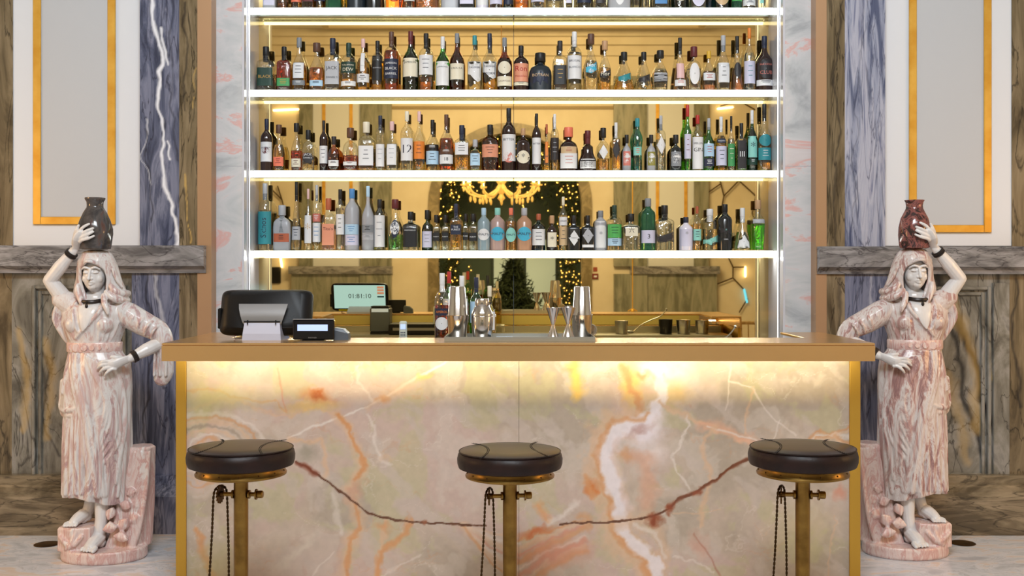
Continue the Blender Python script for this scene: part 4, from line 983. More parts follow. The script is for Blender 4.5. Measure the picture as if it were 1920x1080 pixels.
ROWS = {
1: """499 30 88 sq c clear 150 black|129 163 dark_green gold BLACK
533 27 88 sq c red 114 black|148 163 green gold -
561 29 71 dec c gold 118 grey|119 148 white black - rect|152 161 grey white -
594 30 81 dec c amber 128 brown|152 163 pale_blue navy - rect
624 30 72 sq c pale 120 navy|117 160 silver black JACK/DANIEL'S
654 28 81 std c gold 140 dark_green|118 139 dark_green cream TULLAMORE/DEW|154 163 white black -
681 23 73 long c gold 110 pink|100 136 white black -/BUSHMILLS rect|140 156 white black -
708 24 77 std c gold 120 black|106 152 black silver BUSHMILLS
734 28 60 std c dark_amber 96 brown|112 149 navy white JAMESON/BLACK/BARREL
770 30 59 long dg green 105 maroon|111 146 cream black JAMESON/-/-
799 27 63 std c amber 146 black|105 142 white navy -
830 26 69 long g green 100 white|117 162 white dark_green LAPHROAIG/-/-
857 27 63 long br brown 85 grey|121 151 cream black CAOL_ILA/-
890 25 67 long c pale 118 teal|117 156 white navy TALISKER/- rag
918 26 63 long c gold 118 navy|117 150 white navy TALISKER/STORM rag
946 27 71 long br brown 110 grey|117 141 cream tan - oval|145 163 cream brown LAGAVULIN
977 28 86 std dk - 0 black|121 155 salmon red Ron/Matusalem|156 162 cream black -
1013 43 100 squat nk - 0 black|136 162 navy tan BOTRAN/- none
1050 29 77 sq c gold 125 dark|124 160 black gold -
1077 30 60 std c clear 100 white|106 150 white navy BRUGAL/BLANCO/-
1108 28 64 dec c pale 115 brown|116 142 cyan white Flor/de slant
1134 24 77 dec c gold 128 cork|130 150 dark cream Flor slant
1170 36 98 cone c gold 150 black|136 158 teal white - slant
1207 34 98 cone c pale 150 black|138 160 dark white - slant
1238 30 95 dec c clear 130 black|140 155 black silver -|138 154 silver grey -
1275 26 71 cone c pink 120 black|120 148 pink rose - vert|151 163 white rose -
1301 30 88 squat c clear 130 maroon|119 160 white orange - oval
1329 24 96 dec c pink 135 yellow|138 152 white red - rect
1356 26 67 dec c clear 120 silver|119 156 white black - rect
1382 24 68 cone c pink 130 black|118 146 dark silver - oval
1405 22 53 long c clear 100 orange|116 158 lilac teal -
1433 32 68 long dk - 0 navy|112 150 dark rose HAVANA/CLUB oval|152 163 white black -""",
2: """500 31 223 std dk - 0 navy|267 304 white navy JIM_BEAM/- |276 290 maroon maroon - oval
523 32 234 dec c gold 272 brown|295 312 coral maroon -
556 32 231 dec c red 283 black|298 314 cream maroon -
578 33 244 flat c pale 300 black|285 308 dark white JACK/DANIEL'S/- oval
607 25 226 std dk - 0 black|274 307 white navy -
626 34 256 squat br brown 290 dark|301 312 white black -
657 28 240 squat c red 292 brown|304 311 white maroon - 
687 31 229 flat c gold 304 cream|274 311 white navy -
713 20 217 slim c pale 300 navy|271 313 white silver -
735 31 228 dec c clear 270 pink|271 310 white silver -
763 28 209 std c clear 262 cream|260 302 white navy 12
786 26 209 long c gold 290 pink|266 299 orange brown -
811 26 225 long c pale 273 black|272 283 black white -|284 309 pale_blue navy -
837 28 215 long c dark_amber 260 brown|280 290 brown white -|291 308 white black 18
866 30 235 sq c yellow 292 navy|269 291 white black -
891 24 262 squat c clear 280 silver|288 311 pale_blue navy -
919 29 234 std br brown 270 black|272 296 salmon brown -
954 28 203 std dk - 0 black|253 303 white navy BITTER/-/-/-|286 306 rose rose - oval
981 28 241 std dk - 0 cork|281 310 cream dark * oval
1006 24 213 std dk - 0 black|259 308 white navy BITTER/-/-
1025 28 233 cone c yellow 310 copper|266 306 orange navy -/84
1040 22 214 std c gold 259 white|259 300 dark silver -
1066 33 239 squat dk - 0 coral|276 289 tan copper -|288 317 white rose - 
1102 32 245 bell dk - 0 maroon|299 317 white black - |301 315 black white Grand/Marnier
1131 26 240 squat c gold 298 black|272 300 white navy - dia
1155 26 230 sq c gold 262 white|262 300 dark silver - dia
1175 32 253 squat f clear 0 black|284 311 rose white - |288 308 white brown - oval
1195 30 222 ball tl teal 300 teal|276 292 mint coral -
1221 33 253 squat f clear 0 black|285 311 olive white - |288 308 white brown - oval
1239 32 217 std c clear 262 silver|256 290 white dark - dia
1267 32 253 squat k - 0 black|285 312 grey black - |289 308 white black - oval
1289 32 197 taper g green 235 red|252 298 lilac maroon -
1308 30 216 std c pale 255 red|258 318 white dark MELLIN/GIN/-/-
1329 20 222 long g green 245 silver|270 294 pale_blue red -|298 312 navy white -
1352 26 219 long c yellow 255 white|261 269 navy white RICARD|275 311 lilac navy -
1371 20 218 long c clear 260 black|270 312 green cream -
1390 27 231 sq c bright_green 264 black|264 316 dark white -/III/-
1410 24 207 long dg green 220 white|256 296 mint navy *|298 310 dark_green white -
1433 24 195 long c gold 255 black|252 276 teal white - oval|278 301 teal white -""",
3: """497 28 344 std c clear 395 silver|397 458 teal navy Skinos vert
529 40 385 flat f clear 0 silver|404 436 grey black PISCO/PORTON none|438 454 copper dark -
556 22 341 cone c pale 410 black|425 450 silver navy -
578 24 354 long c pale 400 pink|404 456 white tan *
594 26 347 std c pale 400 silver|401 416 rose white -|418 454 white blue -
616 29 372 flat c pink 430 copper|420 460 salmon maroon Tito's/-/-
638 20 355 slim c clear 390 black|402 440 white black -
660 27 354 tall f clear 0 blue|421 440 pale_blue blue - |441 460 lilac blue -
690 28 349 long f clear 0 pale_blue|422 436 grey black -|440 450 silver grey -
712 26 374 slim c clear 380 black|404 463 white grey -
741 31 374 dec c green 440 maroon|412 446 navy white PLYMOUTH oval|416 440 white blue - oval
770 33 397 sq c clear 415 black|423 463 black white PORTOBELLO/-/-
801 26 394 squat dg green 420 black|434 464 lilac grey -
818 17 403 sq c clear 425 black|436 452 black white PURITY
835 17 403 sq c clear 425 black|436 452 black white PURITY
855 30 382 sq c gold 410 navy|422 440 navy white THE/PUREST/-
873 14 401 sq c clear 425 black|436 450 black white PURE
887 18 401 sq c clear 425 black|437 452 black white PURITY
907 22 390 tall wb - 0 pale_blue|427 453 white navy MALFY oval
933 27 390 tall pk - 0 mint|425 453 cyan navy MALFY oval
958 22 390 tall c yellow 415 coral|427 454 mint navy MALFY oval
983 30 390 tall or - 0 silver|425 453 cyan navy MALFY oval
1010 25 401 std bl teal 420 copper|430 460 white navy -
1035 26 404 squat dk - 0 cork|436 463 cream dark *
1056 28 369 std c pale 404 cream|407 423 white navy CRIEFF|425 460 tan navy -
1076 29 404 sq k - 0 black|432 461 white black HENDRICK'S dia
1102 24 404 sq k - 0 black|427 457 silver dark - dia|459 464 white black -
1126 24 395 slim f clear 0 grey|415 465 white grey -/*/-
1152 27 385 std c pale 420 dark_green|421 446 grass_green dark_green -|447 461 pale_blue navy -
1183 33 401 sq c clear 420 black|423 443 cream black 六
1215 28 372 slim gn clear 0 grey|432 456 lilac black 3
1246 34 385 sq c clear 420 black|434 457 dark silver - slant
1286 32 407 tall w - 0 navy|430 462 lilac grey */-
1307 20 387 std c gold 420 copper|430 451 mint navy -
1331 30 392 slim c pale 430 white|440 462 mint olive - slant
1359 28 383 tall k - 0 black|425 440 dark mint * none|446 452 black white XIBAL none
1392 36 390 cone c clear 435 white|441 465 white navy - hill
1421 32 375 taper c bright_green 420 cork|411 419 silver white TANQUERAY""",
0: """506 22 -80 sq f pale 0 black|-30 12 lilac grey -
531 20 -84 std c brown 4 black|-40 -5 tan maroon -
556 20 -90 std c amber -30 black|-40 6 coral maroon -
578 22 -80 sq c dark_amber -30 maroon|-40 5 maroon silver -
600 20 -82 std c gold -20 navy|-30 4 navy tan -
626 28 -84 sq gn green 0 copper|-40 2 salmon brown -
645 9 -70 slim c yellow 0 gold|-60 -20 white black -
668 34 -86 std nk - 0 navy|-40 0 navy silver - 
701 30 -88 std k - 0 navy|-40 0 black white -
740 34 -70 dec c orange -20 orange|-60 -25 cream maroon -
768 20 -84 std c pink -20 black|-40 4 white rose -
801 40 -60 squat c pink -20 silver|-40 -4 cream black - oval
844 33 -78 sq f clear 0 silver|-40 0 white grey -
875 28 -84 sq k - 0 black|-40 10 lilac dark -
904 22 -82 std w - 0 white|-40 12 white grey -
930 26 -90 std c pink -30 silver|-40 10 lilac tan -
953 22 -86 std bl teal -20 navy|-40 10 navy white LEC
977 30 -84 std c amber -20 black|-50 -20 cream black -
1008 24 -90 slim c clear -20 black|-50 6 lilac grey -
1038 28 -92 std c clear -20 silver|-50 -8 white navy -
1066 26 -86 dec c clear -20 silver|-50 8 lilac navy -
1095 26 -90 std c clear -20 white|-50 8 navy white *
1125 28 -84 squat c clear -20 black|-50 9 dark silver - 
1161 38 -80 flat f clear 0 white|-50 12 white navy - oval
1192 16 -78 slim c clear -20 tan|-50 0 pink grey -
1210 14 -90 slim c clear 0 gold|-50 0 cream gold -
1238 28 -84 sq c clear -20 blue|-50 10 blue white -
1274 30 -82 std dg clear 0 silver|-30 10 cream green - oval
1308 30 -82 sq c clear -20 white|-30 15 lilac silver - oval
1330 14 -90 slim bl teal 0 teal|-50 0 teal white -
1352 29 -80 std dg clear 0 copper|-30 13 tan coral - oval
1381 20 -86 std gn green 0 green|-50 4 grass_green white -
1404 25 -92 std c clear 0 grey|2 13 white navy -|-50 -2 grey white -
1427 18 -84 dec c clear 0 silver|-50 8 mint grey * """}
def parse(line):
    parts = line.split('|'); a = parts[0].split(); labs = []
    for p in parts[1:]:
        t = p.split(); txt = t[4] if len(t) > 4 else ''
        kind = t[5] if len(t) > 5 else 'rect'
        txt = txt.replace('_',' ')
        if set(txt) <= set('-/ '):
            # unreadable fine print: short rules, not words
            txt = ''
        labs.append((float(t[0]),float(t[1]),t[2].replace('_',' '),t[3].replace('_',' '),txt,kind))
    return int(a[0]),float(a[1]),float(a[2]),a[3],a[4],a[5].replace('_',' '),float(a[6]),a[7].replace('_',' '),labs
used_labels = {}
def col_name(n): return {'dark':'black','paint':'plain','cork':'cork coloured','coral':'orange red','grass green':'green'}.get(n,n)
DB = 6.535
for row, txt in ROWS.items():
    items = [parse(l) for l in txt.split('\n')]
    zb = SH[row]
    items = [list(i) for i in items]
    for i_ in items: i_.append(i_[1]); i_[1] *= 1.1
    for _ in range(6):                                   # neighbours may touch but never share space
        for a_, b_ in zip(items, items[1:]):
            need = (a_[2-1]+b_[1])/2*1.0; gap = b_[0]-a_[0]
            if need > gap:
                k_ = gap/need; a_[1] *= (1+k_)/2 if k_ > .9 else k_; b_[1] *= (1+k_)/2 if k_ > .9 else k_
    descs = []
    for it in items:
        cx,W_,top,shape,gl,lq,fy,cap,labs = it[:9]
        g = GL[gl][0]; body = g if gl not in ('c',) else ('clear' if lq in ('clear','-') else lq+' filled')
        vis = cap if row else None
        d = '%s %s bottle' % (SHP[shape][4] if row else '', body)
        d = d.strip()+', %s label' % col_name(labs[0][2])
        if vis: d += ', %s cap' % col_name(cap)
        descs.append(d)
    for k,it in enumerate(items):
        cx,W_,top,shape,gl,lq,fy,cap,labs,W0 = it
        lqq = None if lq == '-' else lq
        D = DB + ((k*37)%5-2)*.004
        W = W_*D/F*1.0; zt = PZ(top,D); H = zt-zb-.0005
        cs = SHP[shape][1]
        fill = (PZ(fy,D)-zb)/H if fy else cs*.9
        capw = W*.42 if shape in ('squat','ball','flat') else (W*.60 if W0 < 19 else None)
        if cap in ('black','brown','maroon','cork','coral') and shape in ('dec','squat'): capw = W*.46
        o = make_bottle(PX(cx,D), D, zb+.0005, H, W, shape, gl, lqq, fill, cap, labs, D, capw=capw)
        lab = descs[k]+', '+SHELF_NAME[row]
        if lab in used_labels or descs.count(descs[k]) > 1:
            nb = items[k-1] if k else items[k+1]; sd_ = 'right of' if k else 'left of'
            lab = '%s %s bottle, %s, %s the %s %s one' % ('' if not row else SHP[shape][4], 'dark' if GL[gl][0]=='dark navy' else GL[gl][0], SHELF_NAME[row], sd_, col_name(nb[8][0][2]), 'labelled')
            lab = ' '.join(lab.split())
        if lab in used_labels:
            nb2 = items[k+1] if k+1 < len(items) else items[k-1]
            lab = '%s labelled bottle, %s, between the %s and %s labelled ones' % (col_name(labs[0][2]), SHELF_NAME[row], col_name(items[k-1][8][0][2]), col_name(nb2[8][0][2]))
        if lab in used_labels:
            lab += (' left of centre' if cx < 963 else ' right of centre')
        zn = ('far left','left of centre','middle','right of centre','far right')[min(4,int((cx-480)/195))]
        if 'centre' not in lab and len((lab+' '+zn).split()) <= 16: lab += ', '+zn
        used_labels[lab] = 1
        if len(lab.split()) > 16: print('LONG', lab)
        tag(o, lab, 'bottle', 'spirit bottles on the %s' % SHELF_NAME[row])
# ------------------------------------------------------------------ things on and behind the counter
blackp = mat('black_plastic', (16,16,18), .42, bump=(120,.03), spec=.3); greyp = mat('grey_plastic', (86,92,100), .4); silverp = mat('silver_plastic', (140,138,138), .35, .3); whitep = mat('white_plastic', (200,198,212), .35)
lcd_m = mat('lcd_light', (170,190,235), .3, emit=(176,196,240), estr=.75)
# payment terminal seen from behind, screen towards the mirror
t = empty('point_of_sale_terminal', (PX(500,5.06), 5.06, TH), label='black touchscreen sales terminal seen from behind, left end of the bar counter', cat='terminal')
zc = PZ(586,5.06)-TH; tilt = radians(16)
def tp(x,y,z):                                       # tilt the head about its centre
    return (x, y*cos(tilt)+(z)*sin(tilt)+.0, zc+z*cos(tilt)-y*sin(tilt))
w2, h2 = .212, .108
b = MB(); rg = []
for y_,k in ((.016,.985),(.012,1.0),(-.004,1.0),(-.022,.93),(-.040,.80)):
    r_ = []
    for j in range(32):
        a = 2*pi*(j+.5)/32; ca = math.copysign(abs(cos(a))**.22,cos(a)); sa = math.copysign(abs(sin(a))**.22,sin(a))
        r_.append(tp(w2*ca*k, y_, h2*sa*k+.006*(1-k)*4))
    rg.append(r_)
b.loft(rg); hd = b.build('display_housing', blackp, t)
sc_o = MB()
scr_m = mat('terminal_screen', (60,90,110), .2, emit=(150,200,255), estr=1.5, spec=.1)
sc_o.use(scr_m).add([tp(x,.0165,z) for x,z in ((-.19,-.085),(.19,-.085),(.19,.095),(-.19,.095))],[(3,2,1,0)])
sc_o.use(mat('screen_dark',(30,40,44),.4))
put_text(sc_o, '01:18:10', lambda u,v: tp(-u+.0, .0172, v+.01), size=.05)
sc_o.use(mat('screen_pink',(226,170,176),.4,emit=(226,170,176),estr=.5))
for k in range(3): sc_o.add([tp(x,.0172,z) for x,z in ((.13,.07-k*.022),(.18,.07-k*.022),(.18,.086-k*.022),(.13,.086-k*.022))],[(3,2,1,0)])
sc_o.use(mat('screen_blue',(40,90,130),.4)).add([tp(x,.0172,z) for x,z in ((.13,.0),(.18,.0),(.18,.012),(.13,.012))],[(3,2,1,0)])
sc_o.build('screen', None, hd, smooth=False, fixn=False)
MB().use(mat('sticker_yellow',(236,220,40),.5)).add([tp(x,.0172,z) for x,z in ((-.16,-.103),(-.07,-.103),(-.07,-.092),(-.16,-.092))],[(3,2,1,0)]).build('sticker', None, hd, smooth=False, fixn=False)
b = MB(); 
for k in range(9): b.box(-.05+k*.012,-.042+k*.012,-.001,.001,.0,.002)
vent = MB(); vent.v = [tp(x*.6, y-.037, z+.055) for x,y,z in b.v]; vent.f = b.f; vent.mi = b.mi; vent.build('vent', mat('vent_dark',(10,10,10),.7), hd, smooth=False)
MB().box(-.222,-.205,-.02,.02,zc-.075,zc+.02,.004).build('card_reader', blackp, t, smooth=False)
# silver bracket and lilac foot
b = MB()
br = [[(x*wk, y_, z_) for x in np.linspace(-1,1,9)] for wk,y_,z_ in ((.112,-.066,zc+.042),(.108,-.080,zc+.020),(.100,-.090,zc-.008),(.092,-.094,zc-.034),(.086,-.088,zc-.05))]
br2 = [[(x,y+.006,z) for x,y,z in r][::-1] for r in br]
b.loft([a+c_ for a,c_ in zip(br,br2)]); b.build('bracket', silverp, t)
b = MB(); b.loft([[(-.088,-.105,.0),(.088,-.105,.0),(.088,.09,.0),(-.088,.09,.0)],[(-.086,-.104,.03),(.086,-.104,.03),(.086,.08,.012),(-.086,.08,.012)],[(-.080,-.092,.080),(.080,-.092,.080),(.080,-.075,.084),(-.080,-.075,.084)]]).build('foot', whitep, t, smooth=False)
MB().box(-.066,-.062,-.104,-.098,.072,.092).box(.062,.066,-.104,-.098,.072,.092).box(-.082,.082,-.096,-.092,.082,.087).build('hinge', blackp, t, smooth=False)
MB().tube([(-.13,-.02,zc-.09),(-.136,-.03,.02),(-.14,-.02,.004),(-.10,.1,.004)],.0025,6).build('cable', mat('cable_red',(90,30,26),.5), t)
# customer display
cd = empty('customer_display', (PX(587.5,4.94), 4.94, TH), label='small black customer display with pale blue panel beside the sales terminal', cat='display')
zt = PZ(600,4.94)-TH
MB().box(-.093,.093,0,.022,.004,zt,.004).build('housing', blackp, cd, smooth=False)
MB().box(-.093,.093,-.001,.023,zt+.0005,zt+.005,.001).build('top_edge', silverp, cd, smooth=False)
MB().use(lcd_m).add([(x,-.0008,z) for x,z in ((-.072,PZ(620.5,4.94)-TH),(.065,PZ(620.5,4.94)-TH),(.065,PZ(608.5,4.94)-TH),(-.072,PZ(608.5,4.94)-TH))],[(0,1,2,3)]).build('panel', None, cd, smooth=False, fixn=False)
tx = MB(); put_text(tx, 'PARTNER', lambda u,v:(u-.004,-.0008,v+.013), size=.009, m=silverp); tx.build('maker_mark', None, cd, smooth=False, fixn=False)
MB().box(-.05,.05,-.012,.04,0,.0035).build('foot', blackp, cd, smooth=False)
# card reader / mouse shape
cr = MB(); cr.loft([[(-.036,-.02,0),(.034,-.02,0),(.034,.05,0),(-.036,.05,0)],[(-.036,-.02,.046),(.030,-.018,.030),(.030,.05,.030),(-.036,.05,.046)],[(-.030,-.012,.055),(.008,-.012,.050),(.008,.045,.050),(-.030,.045,.055)]])
o = cr.build('card_reader', greyp, smooth=False); o.location = (PX(641,5.0),5.0,TH); tag(o,'small grey card reader just right of the customer display','card reader')
# receipt printer and cash drawer on the work top
pr = empty('receipt_printer', (PX(590,5.25)-.0, 5.24, 1.0005), label='dark grey receipt printer behind the customer display, seen in the mirror', cat='printer')
b = MB(); b.box(-.072,.072,0,.15,.012,.185,.008); b.build('housing', greyp, pr, smooth=False)
MB().box(-.060,.060,.151,.1515,.155,.18).build('slot_glow', lcd_m, pr, smooth=False)  # strip set glowing for the pale light the printer reflects
MB().box(-.066,.066,.006,.144,.1855,.198,.004).build('lid', blackp, pr, smooth=False)
MB().box(-.07,.07,.005,.145,0,.0115).build('foot', blackp, pr, smooth=False)
# tray
STZ = TH
tr = MB(); x0,x1 = PX(833,4.84),PX(1116,4.84); TY0, TY1 = 4.84, 5.12
prf = [(x0,TY0),(x1,TY0),(x1,TY1),(x0,TY1)]
tr.box(x0,x1,TY0,TY1,STZ+.001,STZ+.005)
for bx in ((x0,x1,TY0,TY0+.004),(x0,x1,TY1-.004,TY1),(x0,x0+.004,TY0+.004,TY1-.004),(x1-.004,x1,TY0+.004,TY1-.004)): tr.box(*bx,STZ+.005,STZ+.023)
tag(tr.build('bar_tray', dsteel_m, smooth=False), 'shallow brushed steel tray of bar tools on the middle of the counter', 'tray')
tz = STZ+.0052
# boston shakers
def tin(mb, x, y, z, r0, r1, h, up=True):
    """open tin: r0 base radius, r1 mouth radius"""
    if up: pf = [(r0*.2,z),(r0*.92,z),(r0,z+.004),(r1,z+h-.003),(r1*1.03,z+h),(r1*.97,z+h-.002),(r0*.95,z+.008),(r0*.1,z+.007)]
    else: pf = [(r0*.2,z+h),(r0*.92,z+h),(r0,z+h-.004),(r1,z+.003),(r1*1.03,z),(r1*.97,z+.002),(r0*.95,z+h-.008),(r0*.1,z+h-.007)]
    mb.lathe(pf, (x,y,0), seg=36, cap=False)
shk_m = mat('polished_steel', (204,198,194), .14, 1.0)
def boston(px, D, lab, k=1.0):
    e = empty('cocktail_shaker', (PX(px,D), D, tz), label=lab, cat='cocktail shaker', group='steel shakers on the tray')
    h = (PZ(537,D)-tz)*k
    b = MB(); tin(b,0,0,0,.041,.0485,h*.46); b.build('lower_tin', shk_m, e)
    b = MB(); tin(b,0,0,h*.40,.034,.0455,h*.60,False); b.build('upper_tin', shk_m, e)
    return e
boston(858,4.95,'tall two part steel shaker, left on the tray beside the red bottle')
boston(1091,4.995,'tall two part steel shaker, right end of the tray beside the jiggers')
e = empty('cobbler_shaker', (PX(904,4.95),4.95,tz), label='narrow shouldered three part steel shaker between tall shaker and empty tray', cat='cocktail shaker', group='steel shakers on the tray')
MB().lathe([(.040,0),(.043,.004),(.048,.06),(.0495,.102),(.048,.106)], seg=36).build('body', shk_m, e)
MB().lathe([(.0495,.1065),(.0495,.112),(.046,.124),(.036,.145),(.031,.153)], seg=36).build('strainer_top', shk_m, e)
MB().lathe([(.032,.1535),(.033,.158),(.032,.178),(.029,.184)], seg=36).build('cap', shk_m, e)
def jigger(px, D, lab, h, r=.0285):
    b = MB(); z = tz
    b.lathe([(r,0),(r*.97,.002),(.008,h*.46),(.008,h*.5),(r*1.05,h),(r*1.0,h),(.006,h*.54),(.001,h*.52)], (0,0,0), seg=30, cap=False)
    o = b.build('jigger', shk_m); o.location = (PX(px,D),D,tz); return tag(o, lab, 'jigger', 'jiggers on the tray')
jigger(1037,4.90,'double cone steel jigger, left one of the front pair on the tray', .145, .030)
jigger(1065,4.892,'double cone steel jigger, right one of the front pair on the tray', .147, .034)
jigger(1066,5.07,'double cone steel jigger standing behind the front pair near the tall shaker', .147, .023)
# hawthorne strainer leaning by the right shaker
b = MB(); x_ = PX(1113,5.0)
b.lathe([(.030,-.002),(.030,.002)], (0,0,.034), seg=24, axis='x')
for k in range(26):
    a = 2*pi*k/26; b.ball((-.004,.028*cos(a),.034+.028*sin(a)),.004,6,4)
b.tube([(0,.0,.064),(-.004,0,.085),(-.012,0,.100)],.003,6)
o = b.build('cocktail_strainer', steel_m); o.location = (x_-.008,5.082,tz); o.rotation_euler = (0,0,radians(80)); tag(o, 'coiled steel cocktail strainer standing at the right end of the tray','strainer')
o = MB().box(PX(930,4.93),PX(962,4.93),4.90,4.97,tz,tz+.012,.002).build('folded_napkin', mat('napkin_blue',(188,206,226),.7), smooth=False); tag(o,'folded pale blue napkin on the tray right of the short shaker','napkin')
o = MB().box(PX(963,4.92),PX(1022,4.92),4.905,4.96,tz,tz+.007,.002).build('strainer_plate', steel_m, smooth=False); tag(o,'narrow steel bar plate lying on the tray before the jiggers','bar plate')
# bottles standing on a raised rail behind the counter
o = MB().box(PX(806,5.42),PX(938,5.42),5.33,5.53,1.058,1.066).box(PX(806,5.42),PX(812,5.42),5.33,5.53,1.0005,1.058).box(PX(932,5.42),PX(938,5.42),5.33,5.53,1.0005,1.058).build('bottle_riser', dsteel_m, smooth=False)
tag(o,'low steel riser on the work top carrying the vermouth bottles','riser')
MATS['aper'] = None; del MATS['aper']
LQ['campari'] = mat('liquid_campari',(190,50,36),.0,0,1.0,1.33)
def rb(px, w_, top, shape, gl, lq, fill, cap, labs, D, lab):
    W = w_*D/F; H = PZ(top,D)-1.0665
    o = make_bottle(PX(px,D), D, 1.0665, H, W, shape, gl, lq, fill, cap, labs, D, nm='aperitif_bottle'); o['capless']=0; del o['capless']
    return tag(o, lab, 'bottle', 'aperitif bottles behind the counter')
rb(829,29,512,'std','c','campari',.58,'white',[(578,591,'navy','orange','APEROL','rect'),(594,618,'white','navy','','oval')],5.385,'clear bottle of dark red aperitif with white cap left of the tall shaker')
rb(842,24,509,'std','g','green',.6,'red',[(560,600,'white','red','','rect')],5.475,'green bottle with bright red cap behind the red aperitif bottle')
rb(866,27,517,'std','c','red',.6,'white',[(526,536,'red','white','','rect'),(560,600,'white','navy','','rect')],5.385,'clear bottle with red and white cap behind the left tall shaker')
rb(893,25,520,'std','g','green',.7,'navy',[(565,605,'pale blue','navy','','rect')],5.40,'bright green bottle with dark blue cap between two steel shakers')
rb(918,26,536,'long','c','yellow',.78,'cream',[(584,618,'white','orange','','rect'),(562,570,'black','yellow','','rect')],5.385,'yellow liqueur bottle with white label right of the short shaker')
# small handset standing on the work top
e = empty('handset', (PX(756,5.45),5.45,1.0005), label='pale upright handset with keypad standing on the work top by the drawer', cat='handset')
h = PZ(602,5.45)-1.0005
MB().box(-.019,.019,-.01,.012,0,h,.006).build('housing', mat('handset_pale',(206,210,196),.4), e, smooth=False)
b = MB(); [b.box(-.012+i*.0085,-.006+i*.0085,-.0115,-.0101,h-.06-j*.012,h-.053-j*.012) for i in range(3) for j in range(5)]; b.build('keypad', greyp, e, smooth=False)
MB().box(-.013,.013,-.0112,-.0101,h-.04,h-.015).build('display', lcd_m, e, smooth=False)
# bins and tins on the work top that the mirror shows
def pail(px, D, r, h, m, lab, nm='steel_tin', grp=None):
    b = MB(); b.lathe([(r*.1,0),(r*.85,0),(r*.88,.004),(r,h),(r*1.04,h+.002),(r*.97,h+.001),(r*.84,.008),(r*.1,.007)], seg=32, cap=False)
    o = b.build(nm, m); o.location = (px,D,1.0005); return tag(o, lab, 'tin', grp)
def RX(px, Dr): return (px-CX)*Dr/F                    # the place of a thing known by its mirror image
pail(RX(1248,7.85),5.35,.050,.100,mat('black_tin',(16,16,18),.35),'black round utensil bin on the work top seen in the mirror','utensil_bin')
pail(RX(1281,7.85),5.35,.052,.096,steel_m,'shiny steel tin on the work top, first right of the black bin')
pail(RX(1316,7.85),5.35,.050,.094,steel_m,'shiny steel tin on the work top, farthest right of the black bin')
pail(RX(1165,7.85),5.35,.048,.090,steel_m,'short steel tin on the work top left of the long spoon')
b = MB(); b.tube([(0,0,.004),(.06,.02,.06),(.14,.03,.10),(.20,.04,.125),(.24,.045,.17)],.004,7); b.ball((-.01,0,.012),(.03,.02,.01),12,6); b.ball((.243,.046,.176),.008,8,6)
o = b.build('bar_spoon', steel_m); o.location = (RX(1185,7.85),5.34,1.0005); tag(o,'long steel bar spoon leaning up from the work top','spoon')
o = MB().box(-.2,.2,0,.30,0,.075,.004).build('cash_drawer', blackp, smooth=False)
# cash drawer under the printer's right
o.location = (PX(698,5.25),5.22,1.0005); tag(o,'flat black cash drawer on the work top right of the printer','cash drawer')
MB().box(-.17,.17,.3005,.303,.03,.05).build('drawer_front', silverp, o, smooth=False)
MB().box(-.17,.17,-.003,-.0005,.045,.062).build('drawer_strip', silverp, o, smooth=False)
# brass floor sockets
for px,py,s in ((1805,1019,1),(88,1021,-1)):
    D = CH*F/(py-HY)
    o = MB().lathe([(.062,0),(.066,.003),(.055,.006),(.02,.006)], seg=32).build('floor_socket', brass_dk); o.location = (PX(px,D),D,.0003)
    tag(o,'round %s floor socket set in the stone floor, %s of the %s statue' % (('brass','right','right') if s>0 else ('dark','left','left')),'floor socket')
# ------------------------------------------------------------------ the lobby that the mirror shows, behind the camera
DR = 2*DM - YB                                 # optical distance of the far wall
def FX(px): return (px-943)*DR/F - .06
def FZ(py): return CH-(py-HY)*DR/F
lit_m = mat('fairy_light', (255,220,150), .4, emit=(255,206,120), estr=9)
acx = FX(943); ar = 1.22; asp = FZ(384)
# far wall with an arched opening
b = MB(); W_ = RW
n = 24
arc = [(acx+ar*cos(pi*k/n), asp+ar*sin(pi*k/n)) for k in range(n+1)]
def yz(p, y): return (p[0], y, p[1])
# wall pieces: left, right, above the arch
b.box(-W_,acx-ar,YB-.3,YB,0,asp); b.box(acx+ar,W_,YB-.3,YB,0,asp)
top = [(acx+W_*1.0 if False else (W_), asp)]+[]
for k in range(n):
    p, q = arc[k], arc[k+1]
    for y_ in (YB,): b.add([yz(p,y_),yz(q,y_),(q[0],y_,RT),(p[0],y_,RT)],[(0,1,2,3)])
    b.add([yz(p,YB),yz(q,YB),yz(q,YB-.3),yz(p,YB-.3)],[(0,1,2,3)])
b.box(-W_,acx-ar,YB-.3,YB,asp,RT); b.box(acx+ar,W_,YB-.3,YB,asp,RT)
b.build('wall_rear', cream_m, smooth=False, kind='structure')
archstone = marble('arch_stone', [(0,(84,72,46)),(.45,(120,106,74)),(.6,(150,134,100)),(1,(176,160,124))], scale=(3,3,3), rough=.4)
b = MB()
out_ = [(acx+ar,.0)]+arc+[(acx-ar,0.)]
o2 = [(acx+ar+.17,.0)]+[(acx+(ar+.17)*cos(pi*k/n), asp+(ar+.17)*sin(pi*k/n)) for k in range(n+1)]+[(acx-ar-.17,0.)]
b.loft([[yz(p,YB+.001),yz(p,YB+.05),yz(q,YB+.05),yz(q,YB+.001)] for p,q in zip(out_,o2)])
b.build('trim_34', archstone, smooth=False, kind='structure')
